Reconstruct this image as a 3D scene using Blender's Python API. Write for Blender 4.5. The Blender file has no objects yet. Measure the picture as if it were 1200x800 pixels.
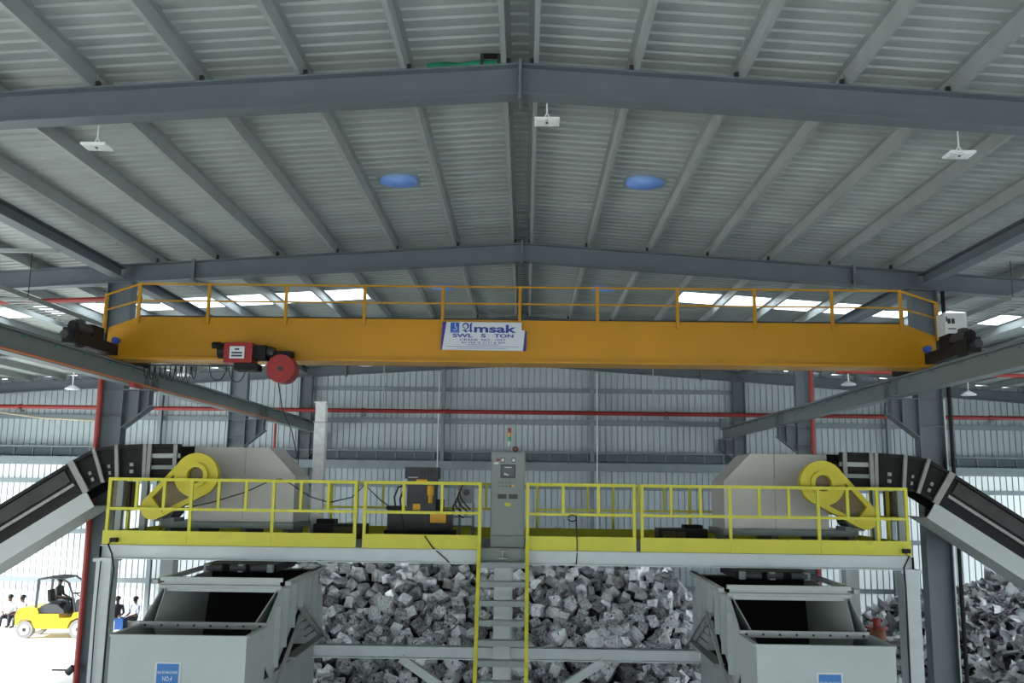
import bpy, bmesh, math, random
from mathutils import Vector, Matrix
random.seed(7)
SC = bpy.context.scene
COL = SC.collection

# ------------------------------------------------------------------ camera
F_PX, HC = 1060.0, 5.6
PITCH, YAW, ROLL = math.atan(170 / F_PX), math.radians(0.92), math.radians(0.75)
fw = Vector((-math.sin(YAW) * math.cos(PITCH), math.cos(YAW) * math.cos(PITCH), math.sin(PITCH)))
rt = Vector((math.cos(YAW), math.sin(YAW), 0))
up = rt.cross(fw)
R_ = rt * math.cos(ROLL) + up * math.sin(ROLL)
U_ = up * math.cos(ROLL) - rt * math.sin(ROLL)
cam_d = bpy.data.cameras.new('camera')
cam = bpy.data.objects.new('camera', cam_d)
COL.objects.link(cam)
M3 = Matrix((R_, U_, -fw)).transposed()
cam.matrix_world = Matrix.Translation((0, 0, HC)) @ M3.to_4x4()
cam_d.sensor_width = 36.0
cam_d.lens = F_PX / 1200 * 36
cam_d.clip_end = 500
SC.camera = cam

# ------------------------------------------------------------------ world, sun, exposure
world = bpy.data.worlds.new('overcast_sky')
SC.world = world
world.use_nodes = True
bg = world.node_tree.nodes['Background']
bg.inputs[0].default_value = (0.86, 0.95, 1.0, 1)
bg.inputs[1].default_value = 1.0
sun_d = bpy.data.lights.new('sun', 'SUN')
sun_d.energy = 2.6
sun_d.angle = math.radians(6)
sun_d.color = (1.0, 0.97, 0.92)
sun = bpy.data.objects.new('sun', sun_d)
COL.objects.link(sun)
sun.rotation_euler = Vector((0.86, 0.22, -0.44)).to_track_quat('-Z', 'Y').to_euler()
VS = SC.view_settings
VS.view_transform = 'Standard'
VS.look = 'None'
VS.gamma = 1
VS.use_curve_mapping = False
VS.exposure = 2.35

# ------------------------------------------------------------------ materials
MATS = {}


def mat(name, col, rough=0.6, metal=0.0, var=0.12, scale=3.0, bump=0.0, bscale=20.0, rand=0.0, dirt_shade=None, spec=0.5, transl=0):
    """principled surface; colour varied by object-space noise, optional per-object shade and dirt patches"""
    m = bpy.data.materials.new(name)
    m.use_nodes = True
    nt = m.node_tree
    N, L = nt.nodes, nt.links
    b = N['Principled BSDF']
    b.inputs['Roughness'].default_value = rough
    b.inputs['Metallic'].default_value = metal
    b.inputs['Specular IOR Level'].default_value = spec
    tc = N.new('ShaderNodeTexCoord')
    nz = N.new('ShaderNodeTexNoise')
    nz.inputs['Scale'].default_value = scale
    nz.inputs['Detail'].default_value = 4
    L.new(tc.outputs['Object'], nz.inputs['Vector'])
    rmp = N.new('ShaderNodeMapRange')
    rmp.inputs['From Min'].default_value = 0.25
    rmp.inputs['From Max'].default_value = 0.75
    rmp.inputs['To Min'].default_value = 1 - var
    rmp.inputs['To Max'].default_value = 1 + var
    L.new(nz.outputs['Fac'], rmp.inputs['Value'])
    fac = rmp.outputs[0]
    if rand:
        oi = N.new('ShaderNodeObjectInfo')
        r2 = N.new('ShaderNodeMapRange')
        r2.inputs['To Min'].default_value = 1 - rand
        r2.inputs['To Max'].default_value = 1 + rand
        L.new(oi.outputs['Random'], r2.inputs['Value'])
        mu = N.new('ShaderNodeMath')
        mu.operation = 'MULTIPLY'
        L.new(fac, mu.inputs[0])
        L.new(r2.outputs[0], mu.inputs[1])
        fac = mu.outputs[0]
    vm = N.new('ShaderNodeVectorMath')
    vm.operation = 'SCALE'
    vm.inputs[0].default_value = col
    L.new(fac, vm.inputs['Scale'])
    out = vm.outputs[0]
    if dirt_shade:
        n2 = N.new('ShaderNodeTexNoise')
        n2.inputs['Scale'].default_value = dirt_shade[1]
        n2.inputs['Detail'].default_value = 8
        L.new(tc.outputs['Object'], n2.inputs['Vector'])
        r3 = N.new('ShaderNodeMapRange')
        r3.inputs['From Min'].default_value = dirt_shade[2]
        r3.inputs['From Max'].default_value = dirt_shade[2] + 0.12
        L.new(n2.outputs['Fac'], r3.inputs['Value'])
        mx = N.new('ShaderNodeMix')
        mx.data_type = 'RGBA'
        L.new(r3.outputs[0], mx.inputs[0])
        L.new(out, mx.inputs[6])
        mx.inputs[7].default_value = (*dirt_shade[0], 1)
        out = mx.outputs[2]
    L.new(out, b.inputs['Base Color'])
    if bump:
        n3 = N.new('ShaderNodeTexNoise')
        n3.inputs['Scale'].default_value = bscale
        n3.inputs['Detail'].default_value = 6
        L.new(tc.outputs['Object'], n3.inputs['Vector'])
        bp = N.new('ShaderNodeBump')
        bp.inputs['Strength'].default_value = bump
        bp.inputs['Distance'].default_value = 0.05
        L.new(n3.outputs['Fac'], bp.inputs['Height'])
        L.new(bp.outputs[0], b.inputs['Normal'])
    if transl:
        tr = N.new('ShaderNodeBsdfTranslucent')
        tr.inputs[0].default_value = (*col, 1)
        ms = N.new('ShaderNodeMixShader')
        ms.inputs[0].default_value = transl
        L.new(b.outputs[0], ms.inputs[1])
        L.new(tr.outputs[0], ms.inputs[2])
        L.new(ms.outputs[0], N['Material Output'].inputs['Surface'])
    MATS[name] = m
    return m


mat('roof_sheet', (0.335, 0.378, 0.370), 0.5, 0.1, 0.10, 0.8, rand=0.07)
mat('skylight', (0.92, 0.96, 1.0), 0.5, 0, 0.03, transl=0.8)
mat('dome_blue', (0.24, 0.38, 0.62), 0.35, 0, 0.30, 2.5, transl=0.28)
mat('wall_translucent', (0.80, 0.85, 0.86), 0.5, 0, 0.04, 0.7, rand=0.05, transl=0.09)  # paler translucent copy of the sheet, added to brighten the lower outer wall
mat('wall_sheet', (0.50, 0.575, 0.61), 0.5, 0.1, 0.06, 0.7, rand=0.05)
mat('frame_steel', (0.125, 0.152, 0.17), 0.5, 0.1, 0.08, 2)
mat('purlin_steel', (0.30, 0.335, 0.332), 0.5, 0.1, 0.1, 2)
mat('girt_steel', (0.24, 0.29, 0.32), 0.5, 0.2, 0.1, 2)
mat('runway_steel', (0.155, 0.185, 0.19), 0.5, 0.1, 0.08, 2)
mat('louvre_dark', (0.12, 0.16, 0.19), 0.6, 0, 0.1)
mat('crane_yellow', (0.48, 0.225, 0.002), 0.38, 0, 0.06, 1.2)
mat('rail_yellow', (0.55, 0.52, 0.025), 0.42, 0, 0.07, 3, dirt_shade=((0.36, 0.31, 0.03), 3, 0.68))
mat('guard_yellow', (0.54, 0.47, 0.012), 0.4, 0, 0.06, 3)
mat('fork_yellow', (0.85, 0.60, 0.01), 0.35, 0, 0.05)
mat('orange_yellow', (0.80, 0.42, 0.01), 0.45, 0, 0.08)
mat('platform_grey', (0.53, 0.575, 0.58), 0.5, 0, 0.06, 2)
mat('machine_grey', (0.39, 0.43, 0.425), 0.45, 0, 0.05, 1.5, dirt_shade=((0.30, 0.33, 0.32), 4, 0.70))
mat('shredder_grey', (0.50, 0.495, 0.47), 0.5, 0, 0.05, 1.5)
mat('cabinet_grey', (0.20, 0.235, 0.23), 0.45, 0, 0.04, 1.5)
mat('deck_plate', (0.22, 0.23, 0.23), 0.6, 0.2, 0.2, 6)
mat('black_steel', (0.008, 0.008, 0.009), 0.6, 0.0, 0.25, 4, spec=0.25)
mat('dark_recess', (0.010, 0.010, 0.011), 0.6, 0, 0.3, 5, spec=0.2, dirt_shade=((0.03, 0.03, 0.03), 5, 0.66))
mat('belt_grey', (0.055, 0.055, 0.055), 0.7, 0, 0.2, 4, spec=0.2)
mat('rib_steel', (0.24, 0.245, 0.24), 0.5, 0.1, 0.12, 5)
mat('light_steel', (0.34, 0.36, 0.355), 0.45, 0.1, 0.1, 4)
mat('galvanised', (0.84, 0.88, 0.90), 0.35, 0.0, 0.18, 7)
mat('red_paint', (0.26, 0.012, 0.012), 0.4, 0, 0.08)
mat('pipe_red', (0.30, 0.025, 0.02), 0.4, 0, 0.1)
mat('conductor_orange', (0.55, 0.16, 0.05), 0.5, 0, 0.1)
mat('white_paint', (0.55, 0.57, 0.57), 0.4, 0, 0.03)
mat('lamp_white', (0.82, 0.85, 0.86), 0.3, 0, 0.03)
mat('lamp_glass', (0.75, 0.78, 0.78), 0.15, 0, 0.03)
mat('banner_white', (0.56, 0.60, 0.64), 0.5, 0, 0.03)
mat('logo_blue', (0.02, 0.09, 0.42), 0.5, 0, 0.05)
mat('navy_print', (0.02, 0.03, 0.26), 0.5, 0, 0.05)
mat('violet_edge', (0.03, 0.02, 0.22), 0.5, 0, 0.05)
mat('sign_blue', (0.03, 0.16, 0.44), 0.5, 0, 0.05)
mat('motor_blue', (0.03, 0.08, 0.38), 0.45, 0, 0.1)
mat('rubber', (0.05, 0.05, 0.05), 0.8, 0, 0.1)
mat('wheel_grey', (0.26, 0.26, 0.26), 0.7, 0, 0.1)
mat('dark_grey', (0.025, 0.027, 0.03), 0.5, 0, 0.15)
mat('slate', (0.04, 0.046, 0.055), 0.5, 0, 0.12)
mat('screen_glass', (0.10, 0.12, 0.12), 0.12, 0, 0.2, 5)
mat('screen_frame', (0.03, 0.03, 0.03), 0.4)
mat('amber', (0.75, 0.30, 0.02), 0.35)
mat('green_plastic', (0.02, 0.25, 0.12), 0.4)
mat('green_cloth', (0.015, 0.24, 0.13), 0.8, 0, 0.3, 6)
mat('brass_mesh', (0.16, 0.13, 0.07), 0.6, 0.3, 0.3, 30)
mat('rust', (0.20, 0.075, 0.04), 0.7, 0, 0.3, 6)
mat('bale_metal', (0.46, 0.475, 0.49), 0.42, 0.8, 0.7, 5, bump=0.8, bscale=6, rand=0.55, dirt_shade=((0.02, 0.022, 0.025), 3.5, 0.56))  # black patches paint shade into the crumpled faces
mat('bale_bright', (0.85, 0.87, 0.89), 0.40, 0.55, 0.35, 5, bump=0.6, bscale=7, rand=0.3, dirt_shade=((0.04, 0.043, 0.047), 3.5, 0.60))  # paler bale, creases darkened by the same painted shade patches
mat('heap_shade', (0.02, 0.021, 0.024), 0.8, 0, 0.4, 3)  # mound under the scrap; near-black colour stands in for shade in the gaps
mat('scrap_metal', (0.40, 0.41, 0.42), 0.28, 0.5, 0.75, 1.7, bump=0.6, bscale=5, dirt_shade=((0.035, 0.035, 0.04), 1.6, 0.56))
mat('scrap_bright', (0.88, 0.89, 0.90), 0.28, 0.3, 0.4, 2.0, bump=0.5, bscale=5)
mat('concrete', (0.74, 0.74, 0.72), 0.7, 0, 0.07, 0.5, bump=0.08, bscale=8, dirt_shade=((0.66, 0.66, 0.64), 0.35, 0.62))
mat('outdoor_concrete', (0.68, 0.67, 0.64), 0.8, 0, 0.1, 0.3)
mat('skin', (0.10, 0.05, 0.035), 0.6, 0, 0.1)
mat('hair', (0.012, 0.010, 0.010), 0.7)
mat('shirt_white', (0.72, 0.76, 0.80), 0.8)
mat('shirt_blue', (0.48, 0.54, 0.72), 0.8)
mat('shirt_dark', (0.035, 0.035, 0.04), 0.8)
mat('shirt_grey', (0.42, 0.42, 0.44), 0.8)
mat('trouser_dark', (0.03, 0.035, 0.05), 0.8)
mat('trouser_light', (0.40, 0.38, 0.35), 0.8)
mat('chair_blue', (0.02, 0.10, 0.35), 0.5)
mat('cloth_green', (0.05, 0.25, 0.16), 0.8)
mat('cable_black', (0.012, 0.012, 0.013), 0.6)
mat('cord_cream', (0.55, 0.50, 0.35), 0.6)

# ------------------------------------------------------------------ helpers
ORG = {}


def org(o):
    while o.parent:
        o = o.parent
    return ORG[o.name]


def props(o, label=None, cat=None, group=None, kind=None):
    if label: o['label'] = label
    if cat: o['category'] = cat
    if group: o['group'] = group
    if kind: o['kind'] = kind
    return o


def thing(name, label, cat, loc, group=None, kind=None):
    o = bpy.data.objects.new(name, None)
    COL.objects.link(o)
    o.location = loc
    o.empty_display_size = 0.2
    ORG[o.name] = Vector(loc)
    return props(o, label, cat, group, kind)


def link(name, me, parent=None, loc=(0, 0, 0), rot=None, scale=None):
    o = bpy.data.objects.new(name, me)
    COL.objects.link(o)
    if parent:
        o.parent = parent
    o.location = loc
    if rot: o.rotation_euler = rot
    if scale: o.scale = scale
    return o


class MB:
    def __init__(s):
        s.v, s.f, s.m = [], [], []
        s.mi = 0

    def add(s, vs, fs):
        n = len(s.v)
        s.v += [Vector(a) for a in vs]
        s.f += [tuple(i + n for i in f) for f in fs]
        s.m += [s.mi] * len(fs)
        return s

    def box(s, x0, x1, y0, y1, z0, z1):
        return s.add([(x0, y0, z0), (x1, y0, z0), (x1, y1, z0), (x0, y1, z0), (x0, y0, z1), (x1, y0, z1), (x1, y1, z1), (x0, y1, z1)],
                     [(0, 3, 2, 1), (4, 5, 6, 7), (0, 1, 5, 4), (1, 2, 6, 5), (2, 3, 7, 6), (3, 0, 4, 7)])

    def frame(s, p0, p1, upv):
        d = (Vector(p1) - Vector(p0))
        L = d.length
        d = d / L
        u = Vector(upv)
        if abs(d.dot(u)) > 0.98:
            u = Vector((0, 1, 0)) if abs(d.y) < 0.9 else Vector((1, 0, 0))
        sd = d.cross(u).normalized()
        u = sd.cross(d)
        return d, sd, u, L

    def sweep(s, p0, p1, prof, upv=(0, 0, 1)):
        """profile [(side, up)] swept from p0 to p1"""
        d, sd, u, L = s.frame(p0, p1, upv)
        p0, p1 = Vector(p0), Vector(p1)
        n = len(prof)
        vs = [p0 + sd * a + u * b for a, b in prof] + [p1 + sd * a + u * b for a, b in prof]
        fs = [(i, (i + 1) % n, n + (i + 1) % n, n + i) for i in range(n)]
        fs += [tuple(range(n))[::-1], tuple(range(n, 2 * n))]
        return s.add(vs, fs)

    def bar(s, p0, p1, w, h, upv=(0, 0, 1)):
        return s.sweep(p0, p1, [(-w / 2, -h / 2), (w / 2, -h / 2), (w / 2, h / 2), (-w / 2, h / 2)], upv)

    def ibeam(s, p0, p1, d, w, tf=0.02, tw=0.02, upv=(0, 0, 1)):
        a, b, c, e = w / 2, d / 2, tw / 2, d / 2 - tf
        return s.sweep(p0, p1, [(-a, -b), (a, -b), (a, -e), (c, -e), (c, e), (a, e), (a, b), (-a, b), (-a, e), (-c, e), (-c, -e), (-a, -e)], upv)

    def cbeam(s, p0, p1, d, w, t=0.02, upv=(0, 0, 1)):
        b = d / 2
        return s.sweep(p0, p1, [(0, -b), (w, -b), (w, -b + t), (t, -b + t), (t, b - t), (w, b - t), (w, b), (0, b)], upv)

    def tube(s, p0, p1, r, n=10, r2=None):
        r2 = r if r2 is None else r2
        d, sd, u, L = s.frame(p0, p1, (0, 0, 1))
        p0, p1 = Vector(p0), Vector(p1)
        c = [(math.cos(2 * math.pi * i / n), math.sin(2 * math.pi * i / n)) for i in range(n)]
        vs = [p0 + (sd * a + u * b) * r for a, b in c] + [p1 + (sd * a + u * b) * r2 for a, b in c]
        fs = [(i, (i + 1) % n, n + (i + 1) % n, n + i) for i in range(n)]
        fs += [tuple(range(n))[::-1], tuple(range(n, 2 * n))]
        return s.add(vs, fs)

    def path(s, pts, r, n=6):
        """one continuous tube along a polyline"""
        pts = [Vector(p) for p in pts]
        rings = []
        for i, p in enumerate(pts):
            a = pts[max(i - 1, 0)]
            b = pts[min(i + 1, len(pts) - 1)]
            d, sd, u, L = s.frame(a, b, (0.13, 0.21, 0.97))
            rings.append([p + (sd * math.cos(2 * math.pi * k / n) + u * math.sin(2 * math.pi * k / n)) * r for k in range(n)])
        vs = [v for rg in rings for v in rg]
        fs = []
        for i in range(len(pts) - 1):
            for k in range(n):
                fs.append((i * n + k, i * n + (k + 1) % n, (i + 1) * n + (k + 1) % n, (i + 1) * n + k))
        fs += [tuple(range(n))[::-1], tuple(range((len(pts) - 1) * n, len(pts) * n))]
        return s.add(vs, fs)

    def prism(s, poly, ax, a0, a1):
        """polygon extruded along an axis; ax 'x': (y,z), 'y': (x,z), 'z': (x,y)"""
        f = {'x': lambda a, p: (a, p[0], p[1]), 'y': lambda a, p: (p[0], a, p[1]), 'z': lambda a, p: (p[0], p[1], a)}[ax]
        n = len(poly)
        vs = [f(a0, p) for p in poly] + [f(a1, p) for p in poly]
        fs = [(i, (i + 1) % n, n + (i + 1) % n, n + i) for i in range(n)]
        fs += [tuple(range(n))[::-1], tuple(range(n, 2 * n))]
        return s.add(vs, fs)

    def ring(s, c, ro, ri, y0, y1, n=28):
        """flat annulus facing -Y with thickness"""
        vs, fs = [], []
        for k in range(n):
            a = 2 * math.pi * k / n
            ca, sa = math.cos(a), math.sin(a)
            for (r, y) in ((ro, y0), (ri, y0), (ri, y1), (ro, y1)):
                vs.append((c[0] + ca * r, y, c[1] + sa * r))
        for k in range(n):
            a, b = 4 * k, 4 * ((k + 1) % n)
            for j in range(4):
                fs.append((a + j, a + (j + 1) % 4, b + (j + 1) % 4, b + j))
        return s.add(vs, fs)

    def lathe(s, c, prof, n=16):
        """profile [(r, z)] around the vertical through c"""
        vs, fs = [], []
        for r, z in prof:
            for k in range(n):
                a = 2 * math.pi * k / n
                vs.append((c[0] + r * math.cos(a), c[1] + r * math.sin(a), c[2] + z))
        for i in range(len(prof) - 1):
            for k in range(n):
                fs.append((i * n + k, i * n + (k + 1) % n, (i + 1) * n + (k + 1) % n, (i + 1) * n + k))
        fs += [tuple(range(n))[::-1], tuple(range((len(prof) - 1) * n, len(prof) * n))]
        return s.add(vs, fs)

    def mesh(s, name, mats, o=Vector((0, 0, 0)), smooth=False):
        me = bpy.data.meshes.new(name)
        me.from_pydata([v - o for v in s.v], [], s.f)
        for k in (mats if isinstance(mats, (list, tuple)) else [mats]):
            me.materials.append(MATS[k])
        if isinstance(mats, (list, tuple)):
            me.polygons.foreach_set('material_index', s.m)
        bm = bmesh.new()
        bm.from_mesh(me)
        bmesh.ops.recalc_face_normals(bm, faces=bm.faces)
        bm.to_mesh(me)
        bm.free()
        if smooth:
            me.polygons.foreach_set('use_smooth', [True] * len(me.polygons))
        me.update()
        return me

    def build(s, name, mats, parent=None, smooth=False, label=None, cat=None, group=None, kind=None):
        if parent:
            me = s.mesh(name, mats, org(parent), smooth)
            o = link(name, me, parent)
        else:
            lo = Vector((min(v[i] for v in s.v) for i in range(3)))
            hi = Vector((max(v[i] for v in s.v) for i in range(3)))
            c = Vector(((lo.x + hi.x) / 2, (lo.y + hi.y) / 2, lo.z))
            me = s.mesh(name, mats, c, smooth)
            o = link(name, me, None, c)
            ORG[o.name] = c
        return props(o, label, cat, group, kind)


def text(body, width, height, x, y, z, m, parent, name='lettering', bold=0.0, extr=0.002, rotz=0.0):
    """flat lettering facing -Y, lower-left corner at x,z, fitted to width and height"""
    cu = bpy.data.curves.new(name, 'FONT')
    cu.body = body
    cu.size = 1
    cu.extrude = 0
    cu.offset = bold
    tmp = bpy.data.objects.new(name, cu)
    COL.objects.link(tmp)
    dg = bpy.context.evaluated_depsgraph_get()
    me = bpy.data.meshes.new_from_object(tmp.evaluated_get(dg))
    bpy.data.objects.remove(tmp)
    xs = [v.co.x for v in me.vertices]
    ys = [v.co.y for v in me.vertices]
    sx, sy = width / (max(xs) - min(xs)), height / (max(ys) - min(ys))
    x0, y0 = min(xs), min(ys)
    o0 = org(parent)
    for v in me.vertices:
        a, b = (v.co.x - x0) * sx, (v.co.y - y0) * sy
        v.co = Vector((x + a * math.cos(rotz), y + a * math.sin(rotz), z + b)) - o0
    me.materials.clear()
    me.materials.append(MATS[m])
    return link(name, me, parent)


# ------------------------------------------------------------------ building data
RX = -0.12                      # ridge
SL = 0.065                      # roof slope
FRAMES = [2.35, 11.2, 20.0, 28.85, 37.7]
COLX = {-1: -9.2, 1: 8.86}
ZU = 10.64                      # rafter underside at ridge
ZT = 11.06                      # rafter top at ridge
ZR = 11.30                      # roof sheet at ridge
YB = 38.05                      # rear wall
EAVE = 24.2
roofz = lambda x, z0: z0 - SL * abs(x - RX)

# ------------------------------------------------------------------ ground, floor
g = MB().add([(-160, -120, -0.06), (160, -120, -0.06), (160, 160, -0.06), (-160, 160, -0.06)], [(0, 1, 2, 3)])
g.build('ground', 'outdoor_concrete', None, kind='structure')
fl = MB().box(RX - EAVE, RX + EAVE, -14, YB + 0.1, -0.05, 0.0)
fl.build('floor', 'concrete', None, kind='structure')

# ------------------------------------------------------------------ rear wall
wr = thing('wall_rear', 'white corrugated metal cladding of the rear gable wall', None, (0, YB, 0), kind='structure')
prof = []
for k in range(4):
    x = k * 0.25
    prof += [(x, 0), (x + 0.207, 0), (x + 0.212, 0.05), (x + 0.245, 0.05)]
prof += [(1.0, 0)]
vs = [(a, b, 0) for a, b in prof] + [(a, b, 1) for a, b in prof]
n = len(prof)
sheet_me = MB().add(vs, [(i, i + 1, n + i + 1, n + i) for i in range(n - 1)]).mesh('wall_sheet', 'wall_sheet')
sheet_lo = sheet_me.copy()
sheet_lo.materials[0] = MATS['wall_translucent']
sheet_lo.materials.append(MATS['wall_sheet'])
for p_ in sheet_lo.polygons:
    p_.material_index = 1 if p_.center.y > 0.01 else 0
for i in range(48):
    x = RX - 24 + i
    top = roofz(x + 0.5, ZR) + 0.0
    link('wall_sheet', sheet_me, wr, (x, 0, 6.4), None, (1, 1, top - 6.4))
    link('wall_sheet', sheet_lo if abs(x + 0.5 - RX) > 9.3 else sheet_me, wr, (x, 0, 0.0), None, (1, 1, 6.4))
for z, x0, x1, h in ((9.61, -9, 8.7, 0.16), (8.27, RX - 24, RX + 24, 0.20), (5.60, RX - 24, RX + 24, 0.18), (3.55, RX - 24, RX + 24, 0.18), (1.60, RX - 24, RX + 24, 0.18)):
    xs = [x0] + [x for x in (-15.3, -9.2, -3.45, 2.77, 8.86, 15) if x0 < x < x1] + [x1]
    for a, b in zip(xs[:-1], xs[1:]):
        MB().cbeam((b - 0.02, YB - 0.13, z), (a + 0.02, YB - 0.13, z), h, 0.12, 0.02).build('girt', 'girt_steel', wr)
MB().box(RX - 24, RX + 24, YB - 0.62, YB - 0.02, 6.27, 6.60).build('wind_girder', 'girt_steel', wr)
MB().box(RX - 24, RX + 24, YB - 0.20, YB - 0.05, 6.66, 6.96).build('vent_strip', 'louvre_dark', wr)
MB().box(RX - 24, RX + 24, YB - 0.40, YB - 0.04, 6.98, 7.05).build('flashing', 'girt_steel', wr)
for i in range(60):
    x = RX - 23.7 + i * 0.8
    MB().box(x, x + 0.05, YB - 0.26, YB - 0.2, 6.6, 6.98).build('louvre_post', 'girt_steel', wr)
for x in (-15.3, -3.45, 2.77, 15.0):
    MB().ibeam((x, YB - 0.32, 0), (x, YB - 0.32, roofz(x, ZU)), 0.2, 0.16, 0.015, 0.015, (0, 1, 0)).build('wind_post', 'girt_steel', wr)

# side walls: cladding above unseen sides left open to let daylight in
for sgn, nm in ((-1, 'wall_left'), (1, 'wall_right')):
    x = RX + sgn * (EAVE + 0.05)
    w = MB()
    w.box(x - 0.04, x + 0.04, -14, YB, 5.6, roofz(x, ZR))
    w.build(nm, 'wall_sheet', None, kind='structure')

MB().prism([(RX - EAVE, 4.6), (RX + EAVE, 4.6), (RX + EAVE, roofz(RX + EAVE, ZR)), (RX, ZR), (RX - EAVE, roofz(RX - EAVE, ZR))], 'y', -14.05, -13.95).build('wall_light_baffle', 'wall_sheet', None, kind='structure')  # unseen wall added to cut light from behind the camera, open below

# ------------------------------------------------------------------ roof
ce = thing('ceiling', 'corrugated metal roof lining on steel purlins', None, (RX, 0, 0), kind='structure')
rp = []
for k in range(3):
    y = k * 0.25
    rp += [(y, 0), (y + 0.15, 0), (y + 0.175, 0.027), (y + 0.225, 0.027)]
rp += [(0.75, 0), (0.90, 0.006)]


def roof_mesh(name, m, d0, d1, sg):
    n = len(rp)
    vs = [(sg * d0, y, -SL * d0 + h) for y, h in rp] + [(sg * d1, y, -SL * d1 + h) for y, h in rp]
    return MB().add(vs, [(i, i + 1, n + i + 1, n + i) for i in range(n - 1)]).mesh(name, m)


CUT = 4.4
DOME = 2.26
full = {s: roof_mesh('roof_sheet', 'roof_sheet', 0.0, EAVE + 0.3, s) for s in (-1, 1)}
short = {s: roof_mesh('roof_sheet', 'roof_sheet', 0.0, CUT, s) for s in (-1, 1)}
pre = {s: [roof_mesh('roof_sheet', 'roof_sheet', 0.0, DOME - 0.36, s), roof_mesh('roof_sheet', 'roof_sheet', DOME + 0.36, CUT, s)] for s in (-1, 1)}
prf = {s: [roof_mesh('roof_sheet', 'roof_sheet', 0.0, DOME - 0.36, s), roof_mesh('roof_sheet', 'roof_sheet', DOME + 0.36, EAVE + 0.3, s)] for s in (-1, 1)}
sky = {s: roof_mesh('skylight_sheet', 'skylight', CUT, EAVE + 0.3, s) for s in (-1, 1)}
skyrows = (24.55, 25.30, 5.35, 6.10, 6.85, 7.60, -3.65, -2.90, -2.15, -1.40)  # first two rows are in view; the rest are unseen, added for light
nrow = 69
for i in range(nrow):
    y = 24.55 - 0.75 * 51 + 0.75 * i
    for s in (-1, 1):
        dz = 0.0
        if min(abs(y - q) for q in skyrows) < 0.05:
            for q in ([short[s]] if abs(y - 24.55) > 0.05 else pre[s]):
                link('roof_sheet', q, ce, (0, y, ZR + dz))
            link('skylight_sheet', sky[s], ce, (0, y, ZR + dz))
        else:
            for q in ([full[s]] if abs(y - 15.55) > 0.05 else prf[s]):
                link('roof_sheet', q, ce, (0, y, ZR + dz))
# purlins: Z sections, one per bay
offs = [0.18] + [1.49 + 1.37 * k for k in range(17)]
for s in (-1, 1):
    for d in offs:
        x = RX + s * d
        zt = roofz(x, ZR) - 0.005
        zb = roofz(x, ZT)
        for bi in range(len(FRAMES)):
            y0 = FRAMES[bi - 1] if bi else -13.5
            y1 = FRAMES[bi]
            h = zt - zb
            pr_ = [(-0.065, 0), (0, 0), (0, h - 0.012), (0.065, h - 0.012), (0.065, h), (-0.012, h), (-0.012, 0.012), (-0.053, 0.012), (-0.053, 0.035), (-0.065, 0.035)]
            # bottom lip
            pr_ = [(-s * a, b) for a, b in pr_]
            MB().sweep((x, y0 + 0.01, zb + 0.004), (x, y1 - 0.01, zb + 0.004), pr_).build('purlin', 'purlin_steel', ce)
MB().prism([(RX - 0.35, ZR + 0.02), (RX, ZR + 0.045), (RX + 0.35, ZR + 0.02), (RX, ZR + 0.06)], 'y', -13.5, YB).build('ridge_cap', 'roof_sheet', ce)
# round translucent blue roof domes set into the sheeting
for x, y, lb in [(RX - DOME, 15.925, 'left of the ridge, nearer bay'), (RX + DOME, 15.925, 'right of the ridge, nearer bay'), (RX - DOME, 24.925, 'left of the ridge, just over the crane handrail'), (RX + DOME, 24.925, 'right of the ridge, just over the crane handrail')]:
    z = roofz(x, ZR)
    sg = -1 if x < RX else 1
    t = thing('roof_dome', 'round blue translucent roof dome ' + lb, 'skylight', (x, y, z), 'blue roof domes')
    N_ = 32
    R0 = 0.335
    vs, fs = [], []
    for k in range(N_):
        a = 2 * math.pi * k / N_
        c_, s_ = math.cos(a), math.sin(a)
        m_ = max(abs(c_), abs(s_))
        for dx, dy in ((R0 * c_, R0 * s_), (0.38 * c_ / m_, 0.40 * s_ / m_)):
            vs.append((x + dx, y + dy, z - SL * sg * dx - 0.012))
    for k in range(N_):
        j = (k + 1) % N_
        fs.append((2 * k, 2 * k + 1, 2 * j + 1, 2 * j))
    MB().add(vs, fs).build('flashing', 'roof_sheet', t)
    MB().lathe((x, y, z), [(R0 + 0.015, -0.05), (R0 * 0.97, 0.05), (R0 * 0.75, 0.13), (R0 * 0.4, 0.18), (0.01, 0.20)], 24).build('dome', 'dome_blue', t, True)

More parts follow.
